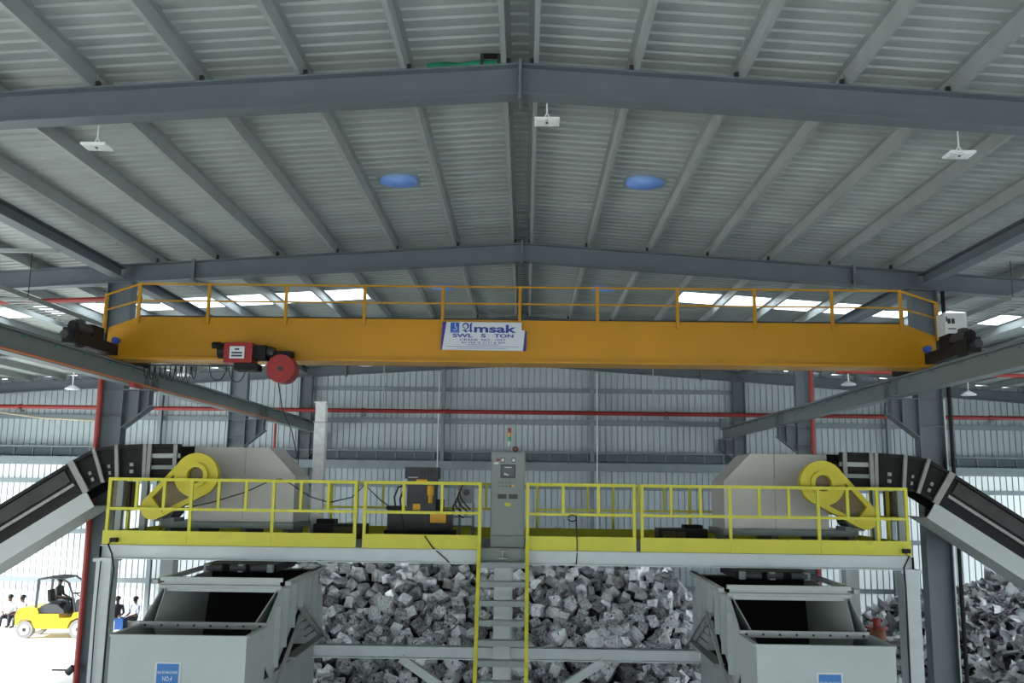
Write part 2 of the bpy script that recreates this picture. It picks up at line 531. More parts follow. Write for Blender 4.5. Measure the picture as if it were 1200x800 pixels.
# ------------------------------------------------------------------ portal frames
frame_lab = {2.35: 'grey steel roof frame overhead, behind the photographer', 11.2: 'nearest grey steel roof frame spanning the top of the view',
             20.0: 'grey steel roof frame just above the yellow crane, with columns beside the platform',
             28.85: 'grey steel roof frame right behind the yellow crane beam', 37.7: 'farthest grey steel roof frame against the corrugated rear wall'}
for fy in FRAMES:
    t = thing('portal_frame', frame_lab[fy], 'steel frame', (RX, fy, 0), 'grey portal frames')
    for s in (-1, 1):
        zc = (ZU + ZT) / 2
        MB().ibeam((RX + s * 0.02, fy, zc), (RX + s * (EAVE - 0.1), fy, zc - SL * EAVE), ZT - ZU, 0.26, 0.022, 0.018).build('rafter', 'frame_steel', t)
        cx = COLX[s]
        zt = roofz(cx, ZU)
        dp = 0.56 if fy < 30 else 0.5
        MB().ibeam((cx, fy, 0), (cx, fy, zt), dp, 0.30, 0.025, 0.02, (1, 0, 0)).build('column', 'frame_steel', t)
        MB().box(cx - 0.34, cx + 0.34, fy - 0.2, fy + 0.2, 0.0, 0.03).build('base_plate', 'frame_steel', t)
        # crane bracket on the inner face
        xi = cx - s * dp / 2
        br = MB().prism([(xi, 7.60), (xi - s * 0.62, 7.60), (xi - s * 0.62, 7.28), (xi, 6.78)], 'y', fy - 0.010, fy + 0.010).build('bracket', 'frame_steel', t)
        MB().box(min(xi, xi - s * 0.64), max(xi, xi - s * 0.64), fy - 0.15, fy + 0.15, 7.60, 7.625).build('top_flange', 'frame_steel', br)
        MB().bar((xi, fy, 6.77), (xi - s * 0.63, fy, 7.27), 0.30, 0.025).build('bottom_flange', 'frame_steel', br)
        for q in (0.34, 0.56):
            MB().box(xi - s * q - 0.01, xi - s * q + 0.01, fy - 0.14, fy - 0.011, 6.8 + q * 0.8, 7.6).build('stiffener', 'frame_steel', br)
        for zz in (7.6, 7.02):
            MB().box(cx - dp / 2 + 0.025, cx + dp / 2 - 0.025, fy - 0.15, fy - 0.02, zz - 0.01, zz + 0.01).build('stiffener', 'frame_steel', t)
        sx = RX + s * 7.45
        MB().box(sx - 0.03, sx + 0.03, fy - 0.15, fy + 0.15, roofz(sx, ZU) - 0.06, roofz(sx, ZT) + 0.03).build('splice_plate', 'frame_steel', t)
        ex = RX + s * EAVE
        MB().ibeam((ex - s * 0.35, fy, 0), (ex - s * 0.35, fy, roofz(ex, ZU)), 0.4, 0.25, 0.02, 0.02, (1, 0, 0)).build('eave_column', 'frame_steel', t)
        # cleats holding the purlins
        for d in offs[:8]:
            x = RX + s * d
            MB().box(x - 0.05, x + 0.05, fy - 0.03, fy + 0.03, roofz(x, ZT) - 0.002, roofz(x, ZT) + 0.12).build('cleat', 'dark_grey', t)
    MB().box(RX - 0.02, RX + 0.02, fy - 0.15, fy + 0.15, ZU - 0.08, ZT + 0.05).build('apex_plate', 'frame_steel', t)
# longitudinal tie beams between the column heads
for s, w in ((-1, 'left'), (1, 'right')):
    for a, b in zip(FRAMES[:-1], FRAMES[1:]):
        x = COLX[s]
        z = roofz(x, ZU) + 0.2
        nm = {2.35: 'from overhead to the nearest roof frame', 11.2: 'leading to the top of the column beside the platform', 20.0: 'between the columns behind the crane', 28.85: 'at the rear wall'}[a]
        MB().ibeam((x, a + 0.14, z), (x, b - 0.14, z), 0.26, 0.28, 0.02, 0.02).build('tie_beam', 'frame_steel', None, False, f'grey steel tie beam {nm}, {w} side', 'beam', 'roof tie beams')

# ------------------------------------------------------------------ crane runway
RWX = {-1: -8.43, 1: 8.12}
for s, w in ((-1, 'left'), (1, 'right')):
    x = RWX[s]
    t = thing('runway_girder', f'long grey crane runway girder on the {w} row of columns', 'girder', (x, 20, 7.63))
    MB().ibeam((x, 1.0, 7.83), (x, 37.4, 7.83), 0.40, 0.26, 0.024, 0.02).build('beam', 'runway_steel', t)
    MB().box(x - 0.03, x + 0.03, 1.0, 37.4, 8.03, 8.08).build('crane_rail', 'frame_steel', t)
    for fy in FRAMES:
        for q in (-0.25, 0.25):
            if fy + q < 37.4 and fy + q > 1:
                MB().box(x - 0.125, x + 0.125, fy + q - 0.008, fy + q + 0.008, 7.65, 8.01).build('stiffener', 'runway_steel', t)
    MB().box(x - 0.14, x + 0.14, 37.2, 37.4, 8.08, 8.45).build('end_stop', 'frame_steel', t)
    for k in range(24):
        y = 11.5 + k * 1.05
        MB().box(x - s * 0.135 - 0.02, x - s * 0.135 + 0.02, y - 0.06, y + 0.06, 7.93, 7.955).build('rail_clip', 'green_plastic' if s < 0 else 'frame_steel', t)
x = RWX[-1] + 0.16
MB().bar((x, 2, 7.66), (x, 30, 7.66), 0.035, 0.03).build('conductor_bar', 'conductor_orange', None, False, 'thin orange conductor bar along the foot of the left runway girder', 'conductor')
MB().box(RWX[-1] + 0.13, RWX[-1] + 0.25, 18.7, 19.15, 7.56, 7.63).add([], []).build('current_collector', 'red_paint', None, False, 'small red current collector under the left runway girder', 'collector')

# ------------------------------------------------------------------ overhead crane
CX0, CX1, CY0, CY1 = -8.55, 8.24, 18.10, 18.55
cr = thing('overhead_crane', 'yellow overhead crane bridge spanning the hall', 'crane', (-0.15, 18.3, 8.08))
MB().prism([(CX0, 8.10), (CX1, 8.10), (CX1, 8.70), (CX1 - 0.62, 8.94), (CX0 + 0.62, 8.94), (CX0, 8.70)], 'y', CY0, CY1).build('girder', 'crane_yellow', cr)
MB().box(CX0 + 0.05, CX1 - 0.05, CY0 - 0.11, CY1 + 0.11, 8.05, 8.10).build('bottom_flange', 'crane_yellow', cr)
wk = MB().box(CX0 + 0.65, CX1 - 0.65, CY0 - 0.02, CY1 + 0.5, 8.945, 8.965).build('walkway', 'dark_grey', cr)
postx = [-7.94, -6.51, -4.92, -3.31, -1.71, -0.14, 1.44, 3.06, 4.62, 6.18, 7.56]
rl = MB().bar((postx[0], CY0 - 0.02, 9.62), (postx[-1], CY0 - 0.02, 9.62), 0.035, 0.035).build('handrail', 'crane_yellow', cr)
MB().bar((postx[0], CY0 - 0.02, 9.27), (postx[-1], CY0 - 0.02, 9.27), 0.03, 0.03).build('mid_rail', 'crane_yellow', cr)
for x in postx:
    MB().box(x - 0.03, x + 0.03, CY0 - 0.05, CY0 - 0.003, 8.80, 9.64).build('rail_post', 'crane_yellow', cr)
for x0, x1 in ((postx[0], CX0 - 0.05), (postx[-1], CX1 + 0.02)):
    MB().bar((x0, CY0 - 0.02, 9.62), (x1, CY0 - 0.1, 9.36), 0.035, 0.035).build('end_rail', 'crane_yellow', cr)
    MB().bar((x0, CY0 - 0.02, 9.27), (x1, CY0 - 0.1, 9.04), 0.03, 0.03).build('end_rail', 'crane_yellow', cr)
    for q in (0.0, 0.07):
        MB().box(x1 - 0.018, x1 + 0.018, CY0 - 0.12 + q, CY0 - 0.085 + q, 8.6, 9.38).build('rail_post', 'crane_yellow', cr)
for s in (-1, 1):
    x = RWX[s]
    et = MB().box(x - 0.12, x + 0.12, 16.45, 19.75, 8.13, 8.34).build('end_truck', 'black_steel', cr)
    for y in (16.75, 19.45):
        MB().tube((x - 0.06, y, 8.20), (x + 0.06, y, 8.20), 0.12, 14).build('wheel', 'dark_grey', et)
    MB().box(x - 0.13, x + 0.13, 16.33, 16.449, 8.12, 8.40).build('buffer_plate', 'black_steel', et)
    MB().tube((x, 16.15, 8.25), (x, 16.329, 8.25), 0.08, 12).build('buffer', 'dark_grey', et)
    xo = x + s * 0.02
    MB().tube((xo, 16.5, 8.46), (xo, 17.05, 8.46), 0.115, 14).build('motor', 'dark_grey', et)
    MB().tube((xo, 16.44, 8.46), (xo, 16.499, 8.46), 0.085, 14).build('fan_cover', 'black_steel', et)
    MB().box(xo - 0.05, xo + 0.05, 16.65, 16.85, 8.56, 8.62).build('terminal_box', 'slate', et)
    MB().box(xo - 0.11, xo + 0.11, 17.051, 17.50, 8.345, 8.58).build('gearbox', 'black_steel', et)
    MB().tube((x - s * 0.10, 17.95, 8.42), (x - s * 0.10, 18.07, 8.42), 0.07, 10).build('motor_cap', 'motor_blue', et)
    MB().box(x - 0.10, x + 0.10, 18.6, 19.8, 8.085, 8.125).build('wheel_guard', 'black_steel', et)
MB().box(-8.62, -8.52, 18.02, 18.09, 8.05, 8.22).build('red_stop', 'red_paint', cr)
# control box on the right end truck
t = thing('crane_control_box', 'white control box with two black switches on the crane right end', 'control box', (8.42, 17.7, 8.43))
MB().box(8.19, 8.62, 17.55, 17.9, 8.60, 9.08).build('enclosure', 'white_paint', t)
for a in (8.27, 8.35):
    MB().box(a - 0.025, a + 0.025, 17.53, 17.548, 8.86, 8.96).build('switch', 'dark_grey', t)
MB().box(8.215, 8.235, 17.535, 17.548, 8.9, 9.0).build('handle', 'dark_grey', t)
MB().box(8.25, 8.4, 17.54, 17.549, 8.75, 8.77).build('nameplate', 'dark_grey', t)
for a in (8.25, 8.56):
    MB().box(a - 0.02, a + 0.02, 17.6, 17.85, 8.42, 8.60).build('foot', 'black_steel', t)

# banner with lettering
t = thing('banner_sign', 'white banner with blue lettering hung on the yellow crane girder', 'sign', (-0.86, CY0 - 0.05, 8.3))
by = CY0 - 0.075
MB().prism([(-1.70, 8.31), (-0.07, 8.30), (-0.03, 8.72), (-0.10, 8.72), (-0.10, 8.88), (-1.62, 8.88)], 'y', by, by + 0.02).build('sheet', 'banner_white', t)
MB().prism([(-0.065, 8.30), (-0.005, 8.30), (0.0, 8.70), (-0.028, 8.72)], 'y', by, by + 0.018).build('side_strip', 'violet_edge', t)
MB().prism([(-1.73, 8.31), (-1.703, 8.31), (-1.625, 8.88), (-1.70, 8.88)], 'y', by, by + 0.018).build('side_strip', 'violet_edge', t)
lg = MB().box(-1.54, -1.36, by - 0.004, by - 0.0005, 8.66, 8.87).build('logo', 'logo_blue', t)
MB().path([(-1.445, by - 0.006, 8.85), (-1.445, by - 0.006, 8.78), (-1.41, by - 0.006, 8.76), (-1.41, by - 0.006, 8.73), (-1.445, by - 0.006, 8.715), (-1.48, by - 0.006, 8.73)], 0.009, 5).build('hook_mark', 'banner_white', lg)
text('WWW', 0.14, 0.012, -1.52, by - 0.006, 8.675, 'banner_white', lg)
text('\U0001D504', 0.22, 0.20, -1.30, by - 0.004, 8.665, 'navy_print', t, bold=0.015)
text('msak', 0.86, 0.165, -1.06, by - 0.004, 8.665, 'navy_print', t, bold=0.03)
for wd, a, b in (('SWL', -1.49, -1.08), ('5', -0.92, -0.82), ('TON', -0.65, -0.26)):
    text(wd, b - a, 0.075, a, by - 0.004, 8.565, 'navy_print', t, bold=0.03)
text('CRANE  NO : 1037', 0.92, 0.045, -1.34, by - 0.004, 8.495, 'navy_print', t, bold=0.01)
text('AS PER IS 3177 & 807', 0.90, 0.036, -1.32, by - 0.004, 8.44, 'navy_print', t, bold=0.01)
MB().box(-1.2, -0.55, by - 0.003, by - 0.0005, 8.412, 8.420).build('fine_print', 'navy_print', t)
MB().box(-1.62, -0.14, by - 0.003, by - 0.0005, 8.378, 8.385).build('fine_print', 'navy_print', t)
MB().box(-1.40, -0.40, by - 0.003, by - 0.0005, 8.34, 8.347).build('fine_print', 'navy_print', t)

# hoist trolley
t = thing('hoist', 'red electric hoist trolley hanging under the crane girder', 'hoist', (-5.6, 17.95, 7.7))
b_ = MB().box(-5.96, -5.40, 17.55, 17.95, 7.94, 8.34).build('gearcase', 'red_paint', t)
MB().box(-5.84, -5.55, 17.535, 17.548, 8.02, 8.26).build('label_plate', 'banner_white', b_)
for zz, a, b in ((8.20, -5.74, -5.65), (8.13, -5.80, -5.59), (8.07, -5.80, -5.59)):
    MB().box(a, b, 17.53, 17.534, zz - 0.015, zz + 0.02).build('print', 'dark_grey', b_)
MB().tube((-5.98, 17.75, 8.20), (-6.12, 17.75, 8.20), 0.16, 12).build('motor', 'black_steel', t)
MB().tube((-6.08, 17.7, 8.30), (-6.24, 17.7, 8.30), 0.07, 10).build('brake_cover', 'black_steel', t)
MB().box(-5.40, -5.16, 17.62, 17.95, 8.02, 8.30).build('end_bracket', 'black_steel', t)
MB().tube((-5.16, 17.78, 8.20), (-5.02, 17.78, 8.18), 0.10, 10).build('sheave', 'dark_grey', t)
MB().box(-5.76, -5.30, 17.6, 17.95, 7.80, 7.93).build('lower_frame', 'black_steel', t)
MB().box(-5.95, -4.75, 17.97, 18.05, 8.10, 8.24).build('trolley_plate', 'black_steel', t)
MB().box(-5.1, -4.66, 17.72, 17.95, 8.10, 8.2).build('arm', 'black_steel', t)
d_ = MB().tube((-4.84, 17.62, 7.84), (-4.84, 18.0, 7.84), 0.28, 28).build('cable_drum', 'red_paint', t)
MB().tube((-4.84, 17.60, 7.84), (-4.84, 17.62, 7.84), 0.05, 10).build('hub', 'dark_grey', d_)
MB().path([(-4.95, 17.9, 7.62), (-5.02, 18.6, 7.1), (-5.12, 19.8, 6.75), (-5.25, 21.05, 6.1), (-5.3, 21.15, 5.0)], 0.012, 6).build('pendant_cable', 'cable_black', t)
MB().box(-5.34, -5.26, 21.11, 21.19, 4.8, 5.0).build('pendant_switch', 'dark_grey', t)
# festoon cable loops
t = thing('festoon_cable', 'black festoon cable loops hanging under the crane girder, left end', 'cable', (-7.2, 18.7, 7.7))
MB().bar((-8.2, 18.7, 8.02), (-5.6, 18.7, 8.02), 0.03, 0.03).build('track', 'dark_grey', t)
for k in range(12):
    x = -7.95 + k * 0.11 if k < 10 else -6.85 + (k - 9) * 0.4
    r = 0.05 if k < 10 else 0.18
    pts = [(x + r * math.cos(a) * 1.0, 18.7 + 0.02 * k % 0.05, 8.0 - (0.26 + 0.03 * (k % 3)) * math.sin(a)) for a in [math.pi * q / 8 for q in range(9)]]
    MB().path(pts, 0.012, 5).build('loop', 'cable_black', t)

# ------------------------------------------------------------------ platform
PY0, PY1 = 18.2, 21.9
PX0, PX1 = -8.36, 7.57
LX0, LX1 = -0.86, 0.04
pl = thing('platform', 'raised grey steel working platform with yellow guard railings', 'platform', (-0.4, 20, 0))
for a, b in ((PX0, LX0), (LX1, PX1)):
    MB().cbeam((b, PY0 + 0.02, 4.23), (a, PY0 + 0.02, 4.23), 0.27, -0.10, 0.02).build('edge_beam', 'platform_grey', pl)
MB().box(LX0, LX1, PY0 + 0.12, PY0 + 0.15, 4.10, 4.37).build('edge_beam', 'cabinet_grey', pl)
ib = MB().ibeam((-0.42, PY0 - 0.02, 4.28), (-0.42, PY0 + 0.12, 4.28), 0.16, 0.2, 0.02, 0.02).build('beam_end', 'light_steel', pl)
MB().cbeam((PX0, PY1, 4.23), (PX1, PY1, 4.23), 0.27, -0.10, 0.02).build('rear_beam', 'platform_grey', pl)
for x in (PX0 + 0.05, PX1 - 0.05):
    MB().box(x - 0.05, x + 0.05, PY0 + 0.12, PY1 - 0.1, 4.10, 4.36).build('side_beam', 'platform_grey', pl)
# deck in plates, openings over the two hoppers are covered by the machines
xs = [PX0, -6.6, -4.5, -2.4, LX0, LX1, 1.9, 3.8, 5.6, PX1]
for a, b in zip(xs[:-1], xs[1:]):
    MB().box(a + 0.004, b - 0.004, PY0 + 0.13 if a != LX0 else PY0 + 0.13, PY1 - 0.1, 4.365, 4.395).build('deck_plate', 'deck_plate', pl)
for x in (-7.5, -5.5, -3.0, 2.4, 4.6, 6.7):
    MB().ibeam((x, PY0 + 0.14, 4.24), (x, PY1 - 0.12, 4.24), 0.24, 0.15, 0.015, 0.015).build('joist', 'platform_grey', pl)
KX = [(PX0 + 0.0, -3.32), (-3.20, LX0 - 0.04), (LX1 + 0.04, 2.20), (2.28, PX1)]
for a, b in KX:
    n_ = 3 if b - a > 4 else 1
    for k in range(n_):
        q0, q1 = a + (b - a) * k / n_, a + (b - a) * (k + 1) / n_
        MB().box(q0 + 0.002, q1 - 0.002, PY0 - 0.012, PY0 + 0.0, 4.37, 4.645).build('kick_plate', 'rail_yellow', pl)
MB().box(PX0, PX1, PY1 - 0.01, PY1 + 0.005, 4.38, 4.64).build('kick_plate', 'rail_yellow', pl)
for x in (PX0, PX1):
    MB().box(x - 0.006, x + 0.006, PY0 + 0.02, PY1 - 0.02, 4.38, 4.62).build('kick_plate', 'rail_yellow', pl)
RZ, MZ, T = 5.65, 5.07, 0.06


def railing(pts, y, full_, name='railing'):
    """railing panel in the plane Y = y: posts at pts, those in full_ reach the deck"""
    r = MB().bar((pts[0] - T / 2, y, RZ), (pts[-1] + T / 2, y, RZ), T, T).build(name, 'rail_yellow', pl)
    MB().bar((pts[0] + T / 2, y, MZ), (pts[-1] - T / 2, y, MZ), T * 0.9, T * 0.9).build('mid_rail', 'rail_yellow', r)
    for i, x in enumerate(pts):
        if i in full_:
            MB().box(x - T / 2, x + T / 2, y - T / 2, y + T / 2, 4.40, RZ - T / 2).build('post', 'rail_yellow', r)
        else:
            MB().box(x - T / 2.2, x + T / 2.2, y - T / 2.2, y + T / 2.2, MZ + T / 2, RZ - T / 2).build('baluster', 'rail_yellow', r)
    return r


lin = lambda a, b, n: [a + (b - a) * i / n for i in range(n + 1)]
YR = PY0 + 0.035
railing(lin(-8.30, -3.26 - 0.10, 9), YR, (0, 3, 6, 9))
railing(lin(-3.17, LX0 - 0.02, 3), YR, (0, 3))
railing(lin(LX1 + 0.02, 2.17, 3), YR, (0, 3))
railing(lin(2.32, 6.95, 8) + [7.52], YR, (0, 3, 6, 8, 9))
railing(lin(-8.30, -0.3, 13), PY1 - 0.05, (0, 3, 6, 9, 13))
railing(lin(0.3, 7.52, 12), PY1 - 0.05, (0, 3, 6, 9, 12))
for x in (-8.30, 7.52):
    r = MB().bar((x, YR + T / 2, RZ), (x, PY1 - 0.05 - T / 2, RZ), T, T).build('end_railing', 'rail_yellow', pl)
    MB().bar((x, YR + T / 2, MZ), (x, PY1 - 0.05 - T / 2, MZ), T * 0.9, T * 0.9).build('mid_rail', 'rail_yellow', r)
    for k in (1, 2, 3):
        y = YR + (PY1 - YR) * k / 4
        MB().box(x - T / 2, x + T / 2, y - T / 2, y + T / 2, 4.40, RZ - T / 2).build('post', 'rail_yellow', r)
# legs
for x in (-8.32, 7.56):
    for y in (18.26, 21.5):
        lp = MB().box(x - 0.15, x + 0.15, y, y + 0.34, 0.02, 4.03).build('leg', 'platform_grey', pl)
        MB().box(x - 0.20, x + 0.20, y - 0.04, y + 0.38, 4.03, 4.095).build('cap_plate', 'platform_grey', lp)
        MB().box(x - 0.25, x + 0.25, y - 0.08, y + 0.42, 0.0, 0.02).build('base_plate', 'platform_grey', lp)
lp = MB().box(-0.60, -0.26, 18.75, 19.05, 0.02, 4.09).build('leg', 'platform_grey', pl)
for y in (21.55,):
    MB().box(-0.60, -0.26, y, y + 0.3, 0.0, 4.09).build('leg', 'platform_grey', pl)
for a, b in ((-4.22, -0.605), (-0.255, 3.52)):
    MB().ibeam((a, 18.9, 2.30), (b, 18.9, 2.30), 0.24, 0.24, 0.02, 0.02).build('cross_beam', 'platform_grey', pl)
MB().bar((-2.45, 18.9, 2.18), (-0.62, 18.9, 1.0), 0.14, 0.16).build('brace', 'platform_grey', pl)
MB().bar((1.60, 18.9, 2.18), (-0.24, 18.9, 1.0), 0.14, 0.16).build('brace', 'platform_grey', pl)

# ------------------------------------------------------------------ ladder
t = thing('ladder', 'yellow steel ladder with grey treads leading up to the platform', 'ladder', (-0.41, 16.9, 0))
LY = lambda z: 18.12 - (4.6 - z) * 0.30
for x, e in ((LX0 - 0.02, 'left'), (LX1 + 0.02, 'right')):
    MB().bar((x, LY(0.0), 0.0), (x, LY(4.5), 4.5), 0.07, 0.10, (0, 1, 0)).build('side_rail', 'rail_yellow', t)
    MB().bar((x, LY(4.5), 4.5), (x, 18.13, 5.68), 0.06, 0.06, (0, 1, 0)).build('grab_rail', 'rail_yellow', t)
for k in range(12):
    z = 0.34 + k * 0.345
    tr_ = MB().box(LX0 + 0.02, LX1 - 0.02, LY(z) - 0.10, LY(z) + 0.12, z - 0.012, z + 0.012)
    tr_.build('tread', 'platform_grey', t)
    MB().box(LX0 + 0.02, LX1 - 0.02, LY(z) - 0.115, LY(z) - 0.10, z - 0.085, z + 0.008).build('tread_nose', 'cabinet_grey', t)

# ------------------------------------------------------------------ control cabinet
t = thing('control_cabinet', 'tall grey electrical control cabinet on the platform above the ladder', 'cabinet', (-0.34, 18.75, 4.4))
X0, X1, CY = -0.68, 0.0, 18.52
MB().box(X0, X1, CY + 0.02, CY + 0.5, 4.396, 4.62).build('plinth', 'cabinet_grey', t)
bd = MB().box(X0, X1, CY + 0.02, CY + 0.5, 4.63, 6.29).build('body', 'cabinet_grey', t)
dr = MB().box(X0 + 0.015, X1 - 0.015, CY, CY + 0.02, 4.64, 6.275).build('door', 'cabinet_grey', t)
px2x = lambda p: X0 + (p - 80) / 200 * (X1 - X0)
py2z = lambda p: 6.29 - (p - 255) / 490 * (6.29 - 4.39)
fy = CY - 0.012
sc_ = MB().box(px2x(134), px2x(224), fy, CY, py2z(390), py2z(318)).build('screen_bezel', 'screen_frame', dr)
MB().box(px2x(145), px2x(214), fy - 0.002, fy - 0.0003, py2z(378), py2z(330)).build('screen', 'screen_glass', dr)
MB().box(px2x(158), px2x(200), fy - 0.004, fy - 0.0025, py2z(336), py2z(331)).build('screen_text', 'banner_white', dr)
MB().prism([(px2x(157), py2z(362)), (px2x(185), py2z(372)), (px2x(182), py2z(377)), (px2x(155), py2z(372))], 'y', fy - 0.004, fy - 0.0025).build('screen_graphic', 'banner_white', dr)
for a in (147, 212):
    m_ = MB().box(px2x(a - 12), px2x(a + 12), fy, CY, py2z(308), py2z(284)).build('meter', 'screen_frame', dr)
    MB().box(px2x(a - 8), px2x(a + 8), fy - 0.002, fy - 0.0003, py2z(304), py2z(288)).build('meter_face', 'banner_white', dr)
MB().tube((px2x(118), CY, py2z(296)), (px2x(118), CY - 0.04, py2z(296)), 0.03, 10).build('stop_button', 'red_paint', dr)
MB().box(px2x(95), px2x(122), fy, CY, py2z(318), py2z(308)).build('nameplate', 'banner_white', dr)
for a in (130, 148, 170, 190):
    for b in (412, 432):
        MB().tube((px2x(a), CY, py2z(b)), (px2x(a), CY - 0.02, py2z(b)), 0.014, 8).build('button', 'dark_grey', dr)
MB().tube((px2x(210), CY, py2z(428)), (px2x(210), CY - 0.03, py2z(428)), 0.03, 10).build('selector', 'amber', dr)
for a, b in ((120, 172), (186, 238)):
    vt = MB().box(px2x(a), px2x(b), fy, CY, py2z(496), py2z(472)).build('vent_grille', 'dark_grey', dr)
    for q in range(3):
        MB().box(px2x(a) + 0.01, px2x(b) - 0.01, fy - 0.006, fy - 0.0005, py2z(492 - q * 7), py2z(489 - q * 7)).build('grille_slat', 'slate', dr)
MB().box(px2x(162), px2x(198), fy, CY, py2z(534), py2z(516)).build('warning_plate', 'guard_yellow', dr)
st = MB().tube((-0.33, 18.75, 6.29), (-0.33, 18.75, 6.42), 0.015, 8).build('signal_tower', 'light_steel', t)
for k, (m_, z) in enumerate((('white_paint', 6.42), ('green_plastic', 6.52), ('amber', 6.62), ('red_paint', 6.70))):
    MB().tube((-0.33, 18.75, z), (-0.33, 18.75, z + (0.095 if m_ != 'amber' else 0.075)), 0.033, 12).build('lamp_segment', m_, st)
sr = MB().tube((-0.20, 18.62, 6.36), (-0.20, 18.72, 6.36), 0.06, 16).build('siren', 'dark_grey', t)
MB().tube((-0.20, 18.60, 6.36), (-0.20, 18.62, 6.36), 0.03, 12).build('siren_lens', 'red_paint', sr)
MB().box(-0.22, -0.18, 18.65, 18.7, 6.285, 6.31).build('siren_foot', 'dark_grey', sr)

# ------------------------------------------------------------------ shredders, guards, conveyors, balers (mirrored pairs)
XM = -0.35


def shredder(s, w):
    X = lambda d: XM + s * d
    t = thing('shredder', f'grey shredder housing with yellow belt guard, {w} end of the platform', 'shredder', (X(5.7), 20, 4.4), 'shredders on the platform')
    Y0, Y1 = 19.55, 20.85
    MB().prism([(X(4.58), 4.78), (X(4.58), 5.76), (X(5.16), 6.36), (X(6.78), 6.36), (X(6.78), 4.78)], 'y', Y0 + 0.02, Y1).build('housing', 'shredder_grey', t)
    g_ = 0.008
    plates = [[(X(4.58), 4.80), (X(4.58), 5.74), (X(5.66 - g_), 5.74), (X(5.66 - g_), 4.80)],
              [(X(5.66 + g_), 4.80), (X(5.66 + g_), 5.74), (X(6.78), 5.74), (X(6.78), 4.80)],
              [(X(4.58), 5.765), (X(5.16), 6.36), (X(5.66 - g_), 6.36), (X(5.66 - g_), 5.765)],
              [(X(5.66 + g_), 5.765), (X(5.66 + g_), 6.36), (X(6.78), 6.36), (X(6.78), 5.765)]]
    for p in plates:
        MB().prism(p, 'y', Y0, Y0 + 0.018).build('front_plate', 'shredder_grey', t)
    MB().box(min(X(4.5), X(7.3)), max(X(4.5), X(7.3)), Y0 - 0.25, Y1, 4.66, 4.78).build('base_frame', 'cabinet_grey', t)
    for d in (4.7, 5.6, 6.6, 7.2):
        MB().box(X(d) - 0.06, X(d) + 0.06, Y0 - 0.1, Y1 - 0.1, 4.40, 4.66).build('foot', 'cabinet_grey', t)
    # discharge throat under the deck
    th = MB().box(min(X(4.35), X(5.75)), max(X(4.35), X(5.75)), 17.6, 19.0, 3.94, 4.08).build('discharge_throat', 'dark_recess', t)
    for d in (4.5, 4.9, 5.35):
        MB().tube((X(d), 17.5, 4.01), (X(d + 0.3), 17.5, 4.01), 0.06, 12).build('roller', 'slate', th)
    for d in (4.45, 5.0, 5.65):
        MB().box(X(d) - 0.05, X(d) + 0.05, 17.46, 17.59, 3.94, 4.08).build('roller_bracket', 'cabinet_grey', th)
    # belt guard
    P, Tt = (X(6.36), 5.75), (X(7.20), 5.09)
    y0, y1 = 18.56, 18.73
    gd = MB().ring(P, 0.45, 0.16, y0, y1, 32).build('belt_guard', 'guard_yellow', t)
    MB().ring(P, 0.25, 0.165, y0 - 0.05, y0 - 0.002, 28).build('guard_rim', 'guard_yellow', gd)
    MB().tube((P[0], y0 + 0.06, P[1]), (P[0], Y0, P[1]), 0.155, 18).build('pulley_hub', 'brass_mesh', gd)
    dv = Vector((Tt[0] - P[0], Tt[1] - P[1]))
    L = dv.length
    dv /= L
    nv = Vector((-dv.y, dv.x))
    r0, r1 = 0.45, 0.25
    for q in (-1, 1):
        a = Vector(P) + nv * q * (r0 - 0.05)
        b = Vector(Tt) + nv * q * (r1 - 0.045)
        MB().bar((a.x, (y0 + y1) / 2, a.y), (b.x, (y0 + y1) / 2, b.y), y1 - y0 - 0.02, 0.10, (0, 0, 1)).build('guard_arm', 'guard_yellow', gd)
    tail = MB()
    ctr = Vector(Tt)
    pts = []
    base = math.atan2(dv.y, dv.x)
    for k in range(13):
        a = base - math.pi / 2 + math.pi * k / 12
        pts.append((ctr.x + r1 * math.cos(a), ctr.y + r1 * math.sin(a)))
    for q in (1, -1):
        c_ = ctr - dv * 0.10 + nv * q * (r1 + 0.012)
        pts.append((c_.x, c_.y))
    tail.prism(pts, 'y', y0 + 0.001, y1 - 0.001).build('guard_tail', 'guard_yellow', gd)
    a0 = Vector(P) + dv * 0.40
    b0 = ctr - dv * 0.08
    MB().prism([tuple(a0 + nv * 0.36), tuple(b0 + nv * 0.25), tuple(b0 - nv * 0.25), tuple(a0 - nv * 0.36)], 'y', y1 - 0.06, y1 - 0.04).build('mesh_panel', 'brass_mesh', gd)
    MB().tube((X(7.25), 19.35, 5.02), (X(7.25), 19.95, 5.02), 0.19, 14).build('drive_motor', 'slate', t)
    MB().box(X(7.25) - 0.2, X(7.25) + 0.2, 19.35, 19.95, 4.78, 4.86).build('motor_base', 'cabinet_grey', t)
    return t


shredder(-1, 'left')
shredder(1, 'right')


